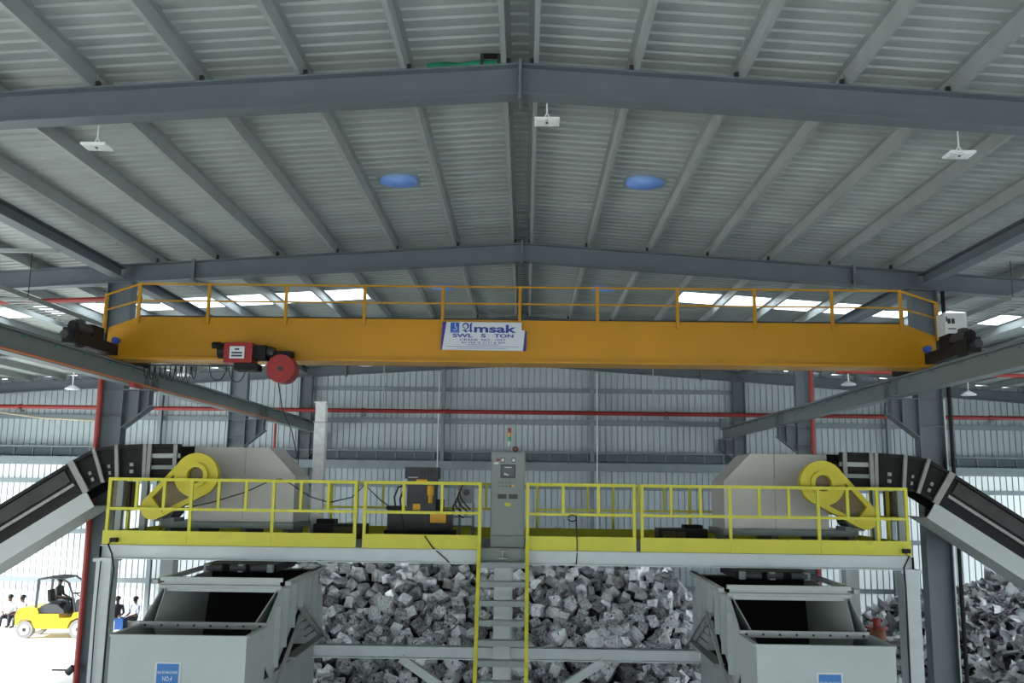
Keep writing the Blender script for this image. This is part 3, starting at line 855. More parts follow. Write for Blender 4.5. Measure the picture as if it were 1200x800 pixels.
def conveyor(s, w):
    X = lambda d: XM + s * d
    t = thing('conveyor', f'black and grey inclined apron conveyor climbing from the {w} to the shredder', 'conveyor', (X(9.0), 19.2, 0), 'inclined conveyors')
    Y0, Y1 = 18.78, 19.70
    # path of the top edge (d, z) and direction; sections
    pts = [(6.82, 6.37), (7.55, 6.36), (8.15, 6.33), (8.62, 6.25), (9.08, 5.98), (10.85, 4.84), (12.9, 3.52), (15.0, 2.17), (16.6, 1.14)]
    H = 0.70
    nrm = []
    for i in range(len(pts)):
        a, b = pts[max(i - 1, 0)], pts[min(i + 1, len(pts) - 1)]
        if i == 5:
            a = pts[4]
        dx, dz = b[0] - a[0], b[1] - a[1]
        l = math.hypot(dx, dz)
        nrm.append((dz / l, -dx / l))       # downwards normal (d, z)
    P = lambda i, h: (X(pts[i][0] + nrm[i][0] * h), pts[i][1] + nrm[i][1] * h)
    for i in range(len(pts) - 1):
        quad = lambda h0, h1, e=0.0: [P(i, h0), P(i + 1, h0), P(i + 1, h1), P(i, h1)]
        long_ = i in (0, 4, 5, 6, 7)
        def inset(h0, h1, e):
            q = []
            for (j, h, k) in ((i, h0, e), (i + 1, h0, 1 - e), (i + 1, h1, 1 - e), (i, h1, e)):
                A, B = P(i, h), P(i + 1, h)
                q.append((A[0] + (B[0] - A[0]) * k, A[1] + (B[1] - A[1]) * k))
            return q
        sp = MB().prism(inset(0.0, H, 0.0), 'y', Y0 + 0.10, Y0 + 0.13).build('side_plate', 'dark_recess', t)
        MB().prism(inset(-0.02, 0.05, 0.0), 'y', Y0 + 0.04, Y0 + 0.099).build('top_edge', 'black_steel', sp)
        MB().prism(inset(H - 0.06, H, 0.0), 'y', Y0 + 0.04, Y0 + 0.099).build('bottom_edge', 'black_steel', sp)
        if long_:
            MB().prism(inset(0.07, 0.34, 0.10), 'y', Y0 + 0.07, Y0 + 0.099).build('upper_panel', 'belt_grey' if i > 0 else 'black_steel', sp)
            MB().prism(inset(0.40, 0.46, 0.08) if i else inset(0.18, 0.27, 0.0), 'y', Y0 + 0.05, Y0 + 0.099).build('guide_strip', 'light_steel' if i == 0 else 'rib_steel', sp)
            if i == 0:
                MB().prism(inset(0.42, 0.50, 0.12), 'y', Y0 + 0.05, Y0 + 0.099).build('guide_strip', 'cabinet_grey', sp)
        else:
            for h in (0.36, 0.50):
                c = inset(h, h + 0.07, 0.43)
                MB().prism(c, 'y', Y0 + 0.06, Y0 + 0.099).build('bolt_plate', 'rib_steel', sp)
        MB().prism(inset(0.0, H, 0.0), 'y', Y1 - 0.05, Y1).build('rear_plate', 'dark_recess', t)
        MB().prism(inset(0.22, 0.28, 0.0), 'y', Y0 + 0.14, Y1 - 0.06).build('belt', 'belt_grey', t)
        # grey drip pan below the incline
        if i >= 4:
            MB().prism(inset(H + 0.002, H + 0.36, 0.0), 'y', Y0 + 0.02, Y0 + 0.05).build('pan_side', 'machine_grey', t)
            MB().prism(inset(H + 0.34, H + 0.36, 0.0), 'y', Y0 + 0.052, Y1).build('pan_floor', 'machine_grey', t)
    for i in range(len(pts) - 1):
        if i == 0:
            continue
        A, B = P(i, -0.02), P(i, H + 0.02)
        wd = 0.13 if i in (4,) else 0.07
        MB().bar((A[0], Y0 + 0.03, A[1]), (B[0], Y0 + 0.03, B[1]), wd, 0.06, (0, 1, 0)).build('rib', 'rib_steel', t)
    mid = [(P(0, 0)[0] * (1 - k) + P(1, 0)[0] * k) for k in (0.12, 0.86)]
    for x in mid:
        MB().box(x - 0.04, x + 0.04, Y0, Y0 + 0.06, 5.64, 6.38).build('rib', 'rib_steel', t)
    # head supports down to the platform
    for d in (7.5, 8.0):
        MB().box(X(d) - 0.06, X(d) + 0.06, Y0 + 0.02, Y0 + 0.14, 4.40, 5.66).build('support_leg', 'cabinet_grey', t)
    for d, z in ((11.6, 3.2), (14.6, 1.3)):
        for y in (Y0 + 0.08, Y1 - 0.1):
            MB().box(X(d) - 0.06, X(d) + 0.06, y - 0.05, y + 0.05, 0, z).build('support_leg', 'platform_grey', t)
    MB().box(min(X(16.0), X(17.2)), max(X(16.0), X(17.2)), Y0 - 0.1, Y1 + 0.1, 0.0, 1.0).build('feed_boot', 'machine_grey', t)
    # drive drum and guard hanging below the head
    MB().box(min(X(7.92), X(8.22)), max(X(7.92), X(8.22)), Y0 + 0.2, Y1 - 0.2, 5.0, 5.6).build('drive_box', 'brass_mesh', t)
    return t


conveyor(-1, 'left')
conveyor(1, 'right')


def baler(s, w, num):
    X = lambda d: XM + s * d
    xa, xb = 3.93, 6.05        # inner and outer distance
    L_, R2 = min(X(xa), X(xb)), max(X(xa), X(xb))
    t = thing('baler', f'grey baling press with open feed hopper and blue plate number {num}, {w} of the ladder', 'baler', (X(5.0), 16, 0), 'baling presses')
    # front box: four walls with a thick rim
    Yf, Yr, Zt = 14.5, 15.6, 3.22
    fb = MB().box(L_, R2, Yf, Yf + 0.03, 0.0, Zt).build('front_panel', 'machine_grey', t)
    for d in (xa, xb):
        x = X(d)
        q = s * 0.03 * (1 if d == xa else -1)
        MB().box(min(x, x + q), max(x, x + q), Yf + 0.031, Yr, 0.0, Zt).build('side_panel', 'machine_grey', t)
    MB().box(L_ - 0.01, R2 + 0.01, Yf - 0.02, Yf + 0.05, Zt, Zt + 0.04).build('rim', 'machine_grey', t)
    for d in (xa, xb):
        x = X(d)
        MB().box(x - 0.04, x + 0.04, Yf + 0.05, Yr - 0.06, Zt, Zt + 0.04).build('rim', 'machine_grey', t)
    # sloping inner plates
    MB().prism([(Yf + 0.04, 3.18), (Yf + 0.55, 2.55), (Yf + 0.57, 2.57), (Yf + 0.06, 3.19)], 'x', L_ + 0.04, R2 - 0.04).build('inner_slope', 'machine_grey', t)
    MB().box(L_ + 0.04, R2 - 0.04, Yf + 0.04, Yr + 3.4, 2.42, 2.46).build('hopper_floor', 'dark_recess', t)  # near-black colour puts the hopper's inner shade into the floor
    lb = MB().box(L_ - 0.0, R2 + 0.0, Yr - 0.06, Yr, Zt - 0.02, Zt + 0.085).build('lip_bar', 'white_paint' if s > 0 else 'light_steel', t)
    for k in range(8):
        x = L_ + 0.1 + (R2 - L_ - 0.2) * k / 7
        MB().tube((x, Yr - 0.075, Zt + 0.03), (x, Yr - 0.06, Zt + 0.03), 0.02, 8).build('bolt', 'dark_grey', lb)
    # chute sides
    for d in (xa, xb):
        x = X(d)
        q = s * 0.025 * (1 if d == xa else -1)
        poly = [(Yr + 0.002, Zt - 0.6), (Yr + 0.002, Zt + 0.05), (16.40, 3.76), (19.20, 3.86), (19.82, 3.28), (19.95, 2.36), (17.75, 3.27), (16.05, 2.30)]
        sd = MB().prism(poly, 'x', min(x, x + q), max(x, x + q)).build('chute_side', 'machine_grey', t)
        o_ = -1 if d == xa else 1
        lin_ = [(Yr + 0.002, 2.47), (Yr + 0.002, Zt + 0.04), (16.40, 3.75), (19.18, 3.84), (19.78, 3.27), (19.78, 2.47)]
        xq = lambda z, e: x - s * o_ * (0.03 + e + 0.42 * (3.85 - z) / 1.38)
        nl = len(lin_)
        MB().add([(xq(z, 0), y, z) for y, z in lin_] + [(xq(z, 0.02), y, z) for y, z in lin_],
                 [(i, (i + 1) % nl, nl + (i + 1) % nl, nl + i) for i in range(nl)] + [tuple(range(nl))[::-1], tuple(range(nl, 2 * nl))]).build('chute_liner', 'machine_grey', sd)
        for k in range(4):
            zz = 2.48 + 0.16 * k
            xe = xq(zz + 0.13, -0.012)
            xo_ = x - s * o_ * 0.03
            MB().box(min(xo_, xe), max(xo_, xe), 18.55 - 0.12 * k, 19.55, zz, zz + 0.13).build('step_plate', 'light_steel', sd)
        for y, z0, z1 in ((16.1, 2.5, 3.5), (16.6, 2.75, 3.76), (17.15, 3.0, 3.78), (17.75, 3.3, 3.80), (18.35, 3.05, 3.82), (18.9, 2.82, 3.84)):
            xx = x + s * o_ * 0.09
            MB().box(min(x, xx), max(x, xx), y - 0.02, y + 0.02, z0, z1).build('chute_rib', 'machine_grey', sd)
        xs_ = x + s * o_ * 0.12
        MB().bar((xs_, 17.75, 3.30), (xs_, 15.4, 1.98), 0.05, 0.055).build('strut', 'light_steel', sd)
        MB().bar((xs_, 17.75, 3.30), (xs_, 19.92, 2.36), 0.05, 0.055).build('strut', 'light_steel', sd)
        MB().bar((xs_, 16.38, 3.86), (xs_, 19.2, 3.90), 0.10, 0.07).build('top_rail', 'light_steel', sd)
    MB().box(L_ - 0.02, R2 + 0.02, 16.36, 16.44, 3.88, 3.95).build('top_bar', 'machine_grey', t)
    MB().box(L_ - 0.02, R2 + 0.02, 16.32, 16.39, 3.76, 3.82).build('top_bar', 'light_steel', t)
    MB().box(L_ + 0.03, R2 - 0.03, 16.40, 16.43, 3.70, 3.88).build('header_plate', 'machine_grey', t)
    # rear slope inside the chute, interior shade put into its near-black colour
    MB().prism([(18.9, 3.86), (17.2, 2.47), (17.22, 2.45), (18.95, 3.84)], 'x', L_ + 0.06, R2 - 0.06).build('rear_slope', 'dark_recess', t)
    MB().prism([(19.2, 3.85), (19.82, 3.28), (19.85, 3.29), (19.23, 3.87)], 'x', L_ + 0.03, R2 - 0.03).build('rear_plate', 'machine_grey', t)
    # press body under the chute, stepped
    i0, i1 = min(X(xa + 0.25), X(xb - 0.25)), max(X(xa + 0.25), X(xb - 0.25))
    pb = MB().box(i0, i1, Yr + 0.01, 20.4, 0.0, 2.20).build('press_body', 'machine_grey', t)
    xi = X(xa)
    MB().box(min(xi - s * 0.12, xi + s * 0.1), max(xi - s * 0.12, xi + s * 0.1), 17.2, 19.95, 2.30 if False else 2.425, 2.47 + 0.0).build('ledge', 'light_steel', pb)
    # plate with the machine number
    cx = X(5.18)
    if s > 0: cx = 4.68
    else: cx = -5.47
    sg = MB().box(cx - 0.20, cx + 0.20, Yf - 0.012, Yf - 0.001, 2.46, 2.86).build('number_plate', 'white_paint', t)
    MB().box(cx - 0.17, cx + 0.17, Yf - 0.016, Yf - 0.0125, 2.49, 2.835).build('plate_field', 'sign_blue', sg)
    text('BALER MACHINE', 0.31, 0.04, cx - 0.155, Yf - 0.019, 2.69, 'banner_white', sg, bold=0.01)
    text('NO.%s' % num, 0.15, 0.07, cx - 0.075, Yf - 0.019, 2.58, 'banner_white', sg, bold=0.01)
    return t


baler(-1, 'left', '4')
baler(1, 'right', '1')

# ------------------------------------------------------------------ machines on the deck
t = thing('hydraulic_power_unit', 'dark grey hydraulic power unit with yellow fittings on the platform', 'machine', (-2.3, 20.5, 4.4))
MB().box(-3.08, -1.55, 20.2, 21.0, 4.40, 4.62).build('skid', 'black_steel', t)
tk = MB().box(-3.02, -1.62, 20.22, 20.95, 4.625, 5.06).build('tank', 'dark_grey', t)
MB().box(-3.06, -2.70, 20.3, 20.9, 5.065, 5.14).build('tank_lid', 'black_steel', tk)
bd = MB().box(-2.60, -1.97, 20.25, 20.85, 5.065, 5.74).build('cabinet', 'slate', t)
MB().box(-2.66, -1.93, 20.2, 20.9, 5.745, 6.00).build('cooler', 'slate', t)
for k in range(5):
    MB().box(-2.30 + k * 0.07, -2.265 + k * 0.07, 20.185, 20.199, 5.80, 5.95).build('cooler_fin', 'dark_grey', t)
MB().box(-2.58, -2.36, 20.19, 20.199, 5.765, 5.785).build('nameplate', 'banner_white', t)
MB().box(-2.40, -2.16, 20.20, 20.249, 5.64, 5.735).build('yellow_cover', 'orange_yellow', t)
MB().tube((-2.08, 20.2, 5.38), (-2.08, 20.2, 5.60), 0.075, 12).build('filter', 'orange_yellow', t)
MB().tube((-2.08, 20.2, 5.22), (-2.08, 20.2, 5.375), 0.05, 12).build('filter', 'orange_yellow', t)
MB().box(-2.46, -2.30, 20.2, 20.249, 5.07, 5.20).build('yellow_cover', 'orange_yellow', t)
MB().box(-2.06, -1.72, 20.08, 20.219, 4.80, 5.03).build('pump_housing', 'orange_yellow', t)
MB().tube((-1.9, 20.6, 5.07), (-1.9, 20.6, 5.3), 0.1, 12).build('valve_block', 'dark_grey', t)
MB().path([(-2.62, 20.3, 5.62), (-2.8, 20.25, 5.55), (-2.88, 20.25, 5.35), (-2.86, 20.3, 5.14)], 0.02, 6).build('hose', 'cable_black', t)
MB().path([(-2.68, 20.3, 5.5), (-2.76, 20.28, 5.3), (-2.74, 20.3, 5.14)], 0.02, 6).build('hose', 'cable_black', t)

t = thing('gauge_board', 'grey gauge board with looping black hoses beside the cabinet', 'control box', (-1.38, 20.6, 4.4))
MB().box(-1.50, -1.14, 20.55, 20.7, 5.22, 5.66).build('box', 'cabinet_grey', t)
MB().tube((-1.30, 20.5, 5.46), (-1.30, 20.549, 5.46), 0.07, 16).build('gauge', 'slate', t)
MB().box(-1.52, -1.42, 20.5, 20.549, 5.36, 5.5).build('valve', 'banner_white', t)
for x in (-1.45, -1.15):
    MB().box(x - 0.03, x + 0.03, 20.58, 20.66, 4.40, 5.22).build('stand_leg', 'cabinet_grey', t)
for k in range(4):
    pts = [(-1.36 - 0.05 * k, 20.45, 5.68 - 0.14 * k)]
    for q in range(1, 7):
        a = q / 6
        pts.append((-1.36 - 0.05 * k - 0.16 * math.sin(a * math.pi) + 0.16 * a, 20.45, 5.68 - 0.14 * k - (0.6 - 0.08 * k) * a))
    MB().path(pts, 0.016, 6).build('hose', 'cable_black', t)
for z in (4.72, 4.92):
    MB().tube((-1.6, 20.5, z), (-1.15, 20.5, z), 0.02, 6).build('pipe', 'cabinet_grey', t)

t = thing('exhaust_duct', 'shiny galvanised vertical square duct beside the left shredder', 'duct', (-4.86, 21.4, 4.4))
MB().box(-4.98, -4.72, 21.3, 21.56, 4.40, 7.02).build('lower_section', 'galvanised', t)
MB().box(-5.0, -4.70, 21.28, 21.58, 7.02, 7.06).build('flange', 'white_paint', t)
MB().box(-4.97, -4.73, 21.31, 21.55, 7.06, 7.50).build('upper_section', 'galvanised', t)
MB().box(-5.0, -4.70, 21.28, 21.58, 7.50, 7.53).build('top_flange', 'galvanised', t)
t = thing('black_motor_box', 'low black drive box on the deck right of the left shredder', 'machine', (-4.2, 20.9, 4.4))
MB().box(-4.75, -3.60, 20.7, 21.3, 4.40, 4.72).build('body', 'dark_grey', t)
MB().box(-4.70, -4.3, 20.75, 21.2, 4.72, 4.82).build('cover', 'black_steel', t)
MB().box(-4.3, -3.7, 20.68, 20.7, 4.5, 4.66).build('panel', 'brass_mesh', t)
t = thing('black_motor_box', 'low black drive box on the deck left of the right shredder', 'machine', (3.6, 20.9, 4.4))
MB().box(3.0, 4.1, 20.7, 21.3, 4.40, 4.72).build('body', 'dark_grey', t)
MB().box(3.6, 4.0, 20.75, 21.2, 4.72, 4.80).build('cover', 'black_steel', t)
MB().box(3.1, 3.6, 20.68, 20.7, 4.5, 4.66).build('panel', 'brass_mesh', t)

# cables on the railings
MB().path([(-7.0, 18.3, 5.05), (-6.3, 18.3, 5.2), (-5.6, 18.3, 5.42), (-5.1, 18.3, 5.66), (-4.9, 18.28, 5.69), (-4.7, 18.3, 5.60), (-4.3, 18.3, 5.35), (-3.9, 18.3, 5.24), (-3.45, 18.3, 5.35), (-3.2, 18.28, 5.60), (-2.9, 18.4, 5.3), (-2.5, 18.7, 5.0), (-2.4, 19, 4.42)], 0.012, 6).build('power_cable', 'cable_black', None, True, 'thin black cable slung over the left platform railing', 'cable')
MB().path([(1.02, 18.16, 5.05), (1.03, 18.15, 4.7), (1.04, 18.15, 4.4), (1.02, 18.15, 4.1)], 0.012, 6).build('hanging_cable', 'cable_black', None, True, 'short black cable hanging from the railing right of the ladder', 'cable')
lp = [(0.94 + 0.09 * math.cos(a), 18.15, 5.0 + 0.06 * math.sin(a)) for a in [q * 0.7 for q in range(10)]]
MB().path(lp, 0.012, 5).build('cable_coil', 'cable_black', None, True, 'small coil of black cable tied to the right railing', 'cable')
MB().path([(-1.96, 18.17, 4.62), (-1.8, 18.16, 4.4), (-1.55, 18.16, 4.2), (-1.4, 18.17, 4.05)], 0.014, 6).build('hanging_cable', 'cable_black', None, True, 'dark cable running diagonally down the platform edge left of the ladder', 'cable')
MB().path([(-8.12, 18.14, 4.44), (-8.2, 18.12, 4.38), (-8.10, 18.1, 4.2), (-8.05, 18.12, 3.9), (-8.12, 18.2, 3.2), (-8.14, 18.23, 0.02)], 0.02, 6).build('hanging_cable', 'cable_black', None, True, 'black cable running down the left platform leg', 'cable')
MB().path([(-8.36, 18.22, 4.05), (-8.38, 18.22, 3.0), (-8.36, 18.22, 1.5), (-8.38, 18.22, 0.02)], 0.012, 6).build('hanging_cable', 'cable_black', None, True, 'thin black wire on the front face of the left platform leg', 'cable')
MB().path([(7.40, 18.14, 4.44), (7.48, 18.12, 4.36), (7.36, 18.1, 4.15), (7.38, 18.12, 3.8), (7.41, 18.2, 3.2), (7.40, 18.23, 0.02)], 0.02, 6).build('hanging_cable', 'cable_black', None, True, 'black cable running down the right platform leg', 'cable')
for x, w in ((-8.10, 'left'), (7.44, 'right')):
    MB().box(x - 0.07, x + 0.07, 18.10, 18.185, 4.42, 4.50).build('junction_box', 'black_steel', None, False, f'small black junction box at the {w} corner of the platform', 'box')

# ------------------------------------------------------------------ pipes and trays
t = thing('sprinkler_main', 'long red fire main pipe across the rear wall', 'pipe', (0, 37.25, 8.6))
MB().tube((RX - 23.8, 37.25, 8.62), (RX + 23.8, 37.25, 8.62), 0.085, 12).build('pipe', 'pipe_red', t)
for x in (-21.0, -16.4, -12, -6.7, -3.2, 2.6, 5.8, 11.0, 15.7, 19.0):
    MB().box(x - 0.08, x + 0.08, 37.13, 37.5, 8.42, 8.52).build('pipe_bracket', 'girt_steel', t)
    MB().tube((x - 0.06, 37.25, 8.62), (x + 0.06, 37.25, 8.62), 0.11, 12).build('coupling', 'pipe_red', t)
for x in (-5.9, -0.55, 5.25):
    MB().tube((x, 37.25, 8.70), (x, 37.25, roofz(x, ZR) - 0.1), 0.018, 6).build('hanger_rod', 'white_paint', t)
MB().tube((-9.37, 19.72, 0), (-9.37, 19.72, 7.95), 0.06, 10).build('riser_pipe', 'pipe_red', None, False, 'red riser pipe on the column beside the left platform leg', 'pipe')
t = thing('riser_valve', 'small grey valve spindle on the left red riser pipe', 'valve', (-9.6, 19.6, 1.6))
MB().tube((-9.88, 19.7, 1.68), (-9.45, 19.7, 1.68), 0.018, 8).build('spindle', 'dark_grey', t)
MB().tube((-9.55, 19.7, 1.62), (-9.43, 19.7, 1.74), 0.07, 10).build('valve_body', 'dark_grey', t)
MB().tube((9.02, 28.6, 0), (9.02, 28.6, 10.0), 0.06, 10).build('riser_pipe', 'pipe_red', None, False, 'red riser pipe on the column behind the right shredder', 'pipe')
MB().tube((-10.1, 36.5, 0), (-10.1, 36.5, 8.55), 0.05, 10).build('riser_pipe', 'pipe_red', None, False, 'short red riser pipe rising behind the left shredder', 'pipe')
MB().tube((-13.5, 22.0, 9.97), (-9.62, 22.0, 10.13), 0.06, 10).build('branch_pipe', 'pipe_red', None, False, 'red branch pipe under the roof at the left edge behind the crane', 'pipe')
MB().tube((9.6, 27.9, 9.25), (16.5, 27.9, 9.15), 0.06, 10).build('branch_pipe', 'pipe_red', None, False, 'red branch pipe under the roof at the right edge', 'pipe')
MB().tube((9.22, 19.78, 0), (9.22, 19.78, 10.0), 0.045, 8).build('downpipe', 'black_steel', None, False, 'black pipe up the edge of the right-hand column', 'pipe')
MB().tube((9.10, 19.78, 0), (9.10, 19.78, 7.6), 0.018, 6).build('conduit', 'white_paint', None, False, 'thin white conduit up the right-hand column', 'conduit')
for x, w in ((-3.6, 'left'), (2.95, 'right')):
    MB().tube((x, 37.38, 0), (x, 37.38, 10.3), 0.025, 6).build('conduit', 'galvanised', None, False, f'thin silver conduit up the rear wall post, {w} of centre', 'conduit')
MB().path([(-23, 37.3, 8.6), (-21.5, 37.3, 8.33), (-20, 37.3, 8.16), (-18, 37.3, 8.08), (-16.8, 37.3, 8.10)], 0.035, 6).build('hose_line', 'cord_cream', None, True, 'cream hose slung along the rear wall at the far left', 'hose')

for s, w, x, z in ((-1, 'left', -10.25, 9.16), (1, 'right', 9.85, 9.36)):
    t = thing('cable_tray', f'grey ladder cable tray hung under the roof at the {w} edge', 'cable tray', (x, 16, z))
    for q in (-0.3, 0.3):
        MB().box(x + q - 0.015, x + q + 0.015, 3.0, 27.5, z, z + 0.10).build('side_rail', 'purlin_steel', t)
    for k in range(60):
        y = 12.0 + k * 0.25
        MB().box(x - 0.285, x + 0.285, y - 0.035, y + 0.035, z + 0.005, z + 0.03).build('rung', 'purlin_steel', t)
    for y in (13.2, 17.4, 22.5):
        hz = roofz(x, ZT) - 0.28
        MB().bar((COLX[s] + s * 0.15, y, hz), (x + s * 0.75, y, hz), 0.06, 0.08).build('hanger_bar', 'purlin_steel', t)
        for q in (-0.38, 0.38):
            MB().tube((x + q, y, z - 0.02), (x + q, y, hz), 0.009, 6).build('hanger_rod', 'dark_grey', t)
        MB().bar((x - 0.42, y, z - 0.03), (x + 0.42, y, z - 0.03), 0.05, 0.05).build('cradle', 'purlin_steel', t)

# green cloth and bracket left on the near rafter by the ridge
pts = []
nt_ = MB()
nx = 14
vs, fs = [], []
for i in range(nx):
    u = i / (nx - 1)
    x = -1.34 + 0.92 * u
    b_ = ZT - SL * abs(x - RX) + 0.006
    h_ = 0.03 + 0.055 * abs(math.sin(5.2 * u + 0.6)) * (1 - 0.5 * u) + 0.02 * u
    for (yy, zz) in ((11.09, b_), (11.10, b_ + h_), (11.18, b_ + h_ * 0.8), (11.30, b_)):
        vs.append((x, yy + 0.01 * math.sin(9 * u), zz))
for i in range(nx - 1):
    for j in range(3):
        a = i * 4 + j
        fs.append((a, a + 1, a + 5, a + 4))
nt_.add(vs, fs).build('green_netting', 'green_cloth', None, True, 'scrap of green netting lying on the nearest rafter by the ridge', 'netting')
t = thing('junction_bracket', 'small dark bracket on the nearest rafter beside the ridge', 'bracket', (-0.45, 11.15, 11.04))
for x in (-0.62, -0.40):
    MB().box(x - 0.02, x + 0.02, 11.08, 11.12, 11.04, 11.17).build('leg', 'dark_grey', t)
MB().box(-0.64, -0.38, 11.08, 11.2, 11.17, 11.19).build('plate', 'black_steel', t)

# ------------------------------------------------------------------ lamps
floods = [(-5.92, 11.75, 10.12, 'hanging left under the nearest roof frame', 0.25), (0.25, 11.75, 10.52, 'hanging by the ridge under the nearest roof frame', 0.0), (5.82, 11.75, 10.09, 'hanging right under the nearest roof frame', -0.25),
          (-6.41, 20.5, 10.43, 'left over the crane handrail', 0.15), (0.20, 20.5, 10.80, 'by the ridge over the crane handrail', 0), (6.11, 20.5, 10.42, 'right over the crane handrail', -0.15)]
for x, y, z, lb, tl in floods:
    t = thing('floodlight', 'flat white floodlight ' + lb, 'lamp', (x, y, z), 'floodlights under the roof')
    h = MB().box(x - 0.17, x + 0.17, y - 0.13, y + 0.13, z, z + 0.03).build('head', 'lamp_white', t)
    MB().box(x - 0.14, x - 0.02, y - 0.10, y + 0.10, z - 0.008, z - 0.0005).build('lens', 'lamp_glass', h)
    MB().box(x + 0.02, x + 0.14, y - 0.10, y + 0.10, z - 0.008, z - 0.0005).build('lens', 'lamp_glass', h)
    MB().box(x - 0.015, x + 0.015, y - 0.02, y + 0.02, z - 0.01, z - 0.0005).build('sensor', 'dark_grey', h)
    top = roofz(x, ZT) + 0.0
    MB().tube((x, y, z + 0.12), (x, y, top), 0.011, 8).build('stem', 'lamp_white', t)
    for q in (-0.06, 0.06):
        MB().bar((x + q, y, z + 0.03), (x, y, z + 0.14), 0.015, 0.015).build('yoke', 'lamp_white', t)
    MB().box(x - 0.10, x + 0.02, y - 0.03, y + 0.03, top - 0.03, top + 0.0).build('mount', 'lamp_white', t)
pend = [(-14.5, 28.9, 8.48, 'at the far left above the red pipe'), (13.95, 28.9, 8.62, 'at the far right above the red pipe'), (-5.14, 28.9, 9.35, 'just under the crane girder left of the banner'),
        (4.67, 28.9, 9.40, 'just under the crane girder right of the banner'), (-10.95, 28.9, 8.96, 'beside the festoon cable'), (10.2, 28.9, 8.9, 'beside the right column')]
for x, y, z, lb in pend:
    t = thing('pendant_lamp', 'small white pendant lamp ' + lb, 'lamp', (x, y - 0.3, z), 'rear pendant lamps')
    MB().lathe((x, y - 0.3, z), [(0.22, 0.0), (0.23, 0.03), (0.14, 0.09), (0.05, 0.14)], 16).build('shade', 'lamp_white', t, True)
    MB().tube((x, y - 0.3, z + 0.14), (x, y - 0.3, min(z + 0.75, roofz(x, ZU) + 0.1)), 0.02, 6).build('stem', 'lamp_white', t)
    MB().bar((x, y - 0.3, min(z + 0.72, roofz(x, ZU) + 0.07)), (x, y, roofz(x, ZU) + 0.1), 0.03, 0.03).build('arm', 'lamp_white', t)

# ------------------------------------------------------------------ heap of pressed bales
rng = random.Random(3)


def heap_h(x, y):
    z = 0.45 + 0.52 * (y - 21.2)
    z = min(z, 3.75 + 0.25 * math.sin(x * 0.9 + 1) )
    z -= max(0, y - 30) * 0.9
    z -= max(0, x - 3.4) ** 1.3 * 0.75
    z -= max(0, -7.0 - x) ** 1.2 * 1.2
    return z + 0.10 * math.sin(1.7 * x + y) + 0.08 * math.sin(2.9 * x - 1.3 * y)


def bale_mesh(seed, m):
    r = random.Random(seed)
    bm = bmesh.new()
    bmesh.ops.create_cube(bm, size=1)
    bmesh.ops.subdivide_edges(bm, edges=bm.edges[:], cuts=2, use_grid_fill=True)
    for v in bm.verts:
        c = v.co
        e = sum(abs(abs(q) - 0.5) < 1e-4 for q in c)
        k = 0.035 if e >= 2 else 0.03
        sh = 0.96 if e == 3 else (0.98 if e == 2 else 1.0)
        v.co = c * sh + Vector((r.uniform(-k, k), r.uniform(-k, k), r.uniform(-k, k)))
    sc = Vector((r.uniform(0.95, 1.15), r.uniform(0.9, 1.1), r.uniform(0.85, 1.05)))
    for v in bm.verts:
        v.co = Vector((v.co.x * sc.x, v.co.y * sc.y, v.co.z * sc.z))
    me = bpy.data.meshes.new('bale')
    bm.to_mesh(me)
    bm.free()
    me.materials.append(MATS[m])
    return me


bale_me = [bale_mesh(k, 'bale_bright' if k % 3 == 0 else 'bale_metal') for k in range(12)]
cand = []
y = 20.6
row = 0
while y < 30.5:
    x = -8.2 + 0.19 * (row % 2)
    while x < 6.6:
        px, py = x + rng.uniform(-0.10, 0.10), y + rng.uniform(-0.09, 0.09)
        z = heap_h(px, py)
        if z > 0.1:
            sz = rng.uniform(0.26, 0.345)
            rot = (rng.uniform(-0.5, 0.8), rng.uniform(-0.5, 0.5), rng.uniform(0, 6.28))
            cand.append((px, py, z + rng.uniform(-0.03, 0.10), sz, rot, rng.randrange(12)))
        x += 0.365
    y += 0.305
    row += 1


def seen(c):
    d = Vector((c[0], c[1], c[2] - HC))
    zf = d.dot(fw)
    u, v = 600 + F_PX * d.dot(R_) / zf, 400 - F_PX * d.dot(U_) / zf
    return 326 < u < 850 and 655 < v < 812 and not (v > 745 and (u < 335 or u > 845)) and c[1] < 28


vis = sorted([c for c in cand if seen(c)], key=lambda c: c[1])
solo = set(vis[:300])
for c in cand:
    if c in solo:
        o = link('metal_bale', bale_me[c[5]], None, (c[0], c[1], c[2]), c[4], (c[3],) * 3)
        d = Vector((c[0], c[1], c[2] - HC))
        u, v = 600 + F_PX * d.dot(R_) / d.dot(fw), 400 - F_PX * d.dot(U_) / d.dot(fw)
        tone = 'pale shiny' if c[5] % 3 == 0 else 'dull grey'
        side = 'behind the ladder' if 562 < u < 618 else ('left of the ladder' if u < 590 else 'right of the ladder')
        if side[0] != 'b' and (u < 430 or u > 750):
            side = 'next to the ' + ('left' if u < 590 else 'right') + ' baler'
        lev = 'below the cross beam' if v > 768 else ('high in the heap' if v < 695 else 'halfway up the heap')
        big = 'large ' if c[3] > 0.325 else ('small ' if c[3] < 0.29 else '')
        props(o, f'{big}{tone} scrap bale {lev}, {side}', 'metal bale', 'pressed bales in the heap')
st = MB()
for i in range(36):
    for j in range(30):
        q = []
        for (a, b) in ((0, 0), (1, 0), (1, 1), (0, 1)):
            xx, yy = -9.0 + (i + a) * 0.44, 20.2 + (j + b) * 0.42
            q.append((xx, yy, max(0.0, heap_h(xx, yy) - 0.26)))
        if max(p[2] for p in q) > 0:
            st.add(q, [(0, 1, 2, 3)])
st.mi = 1
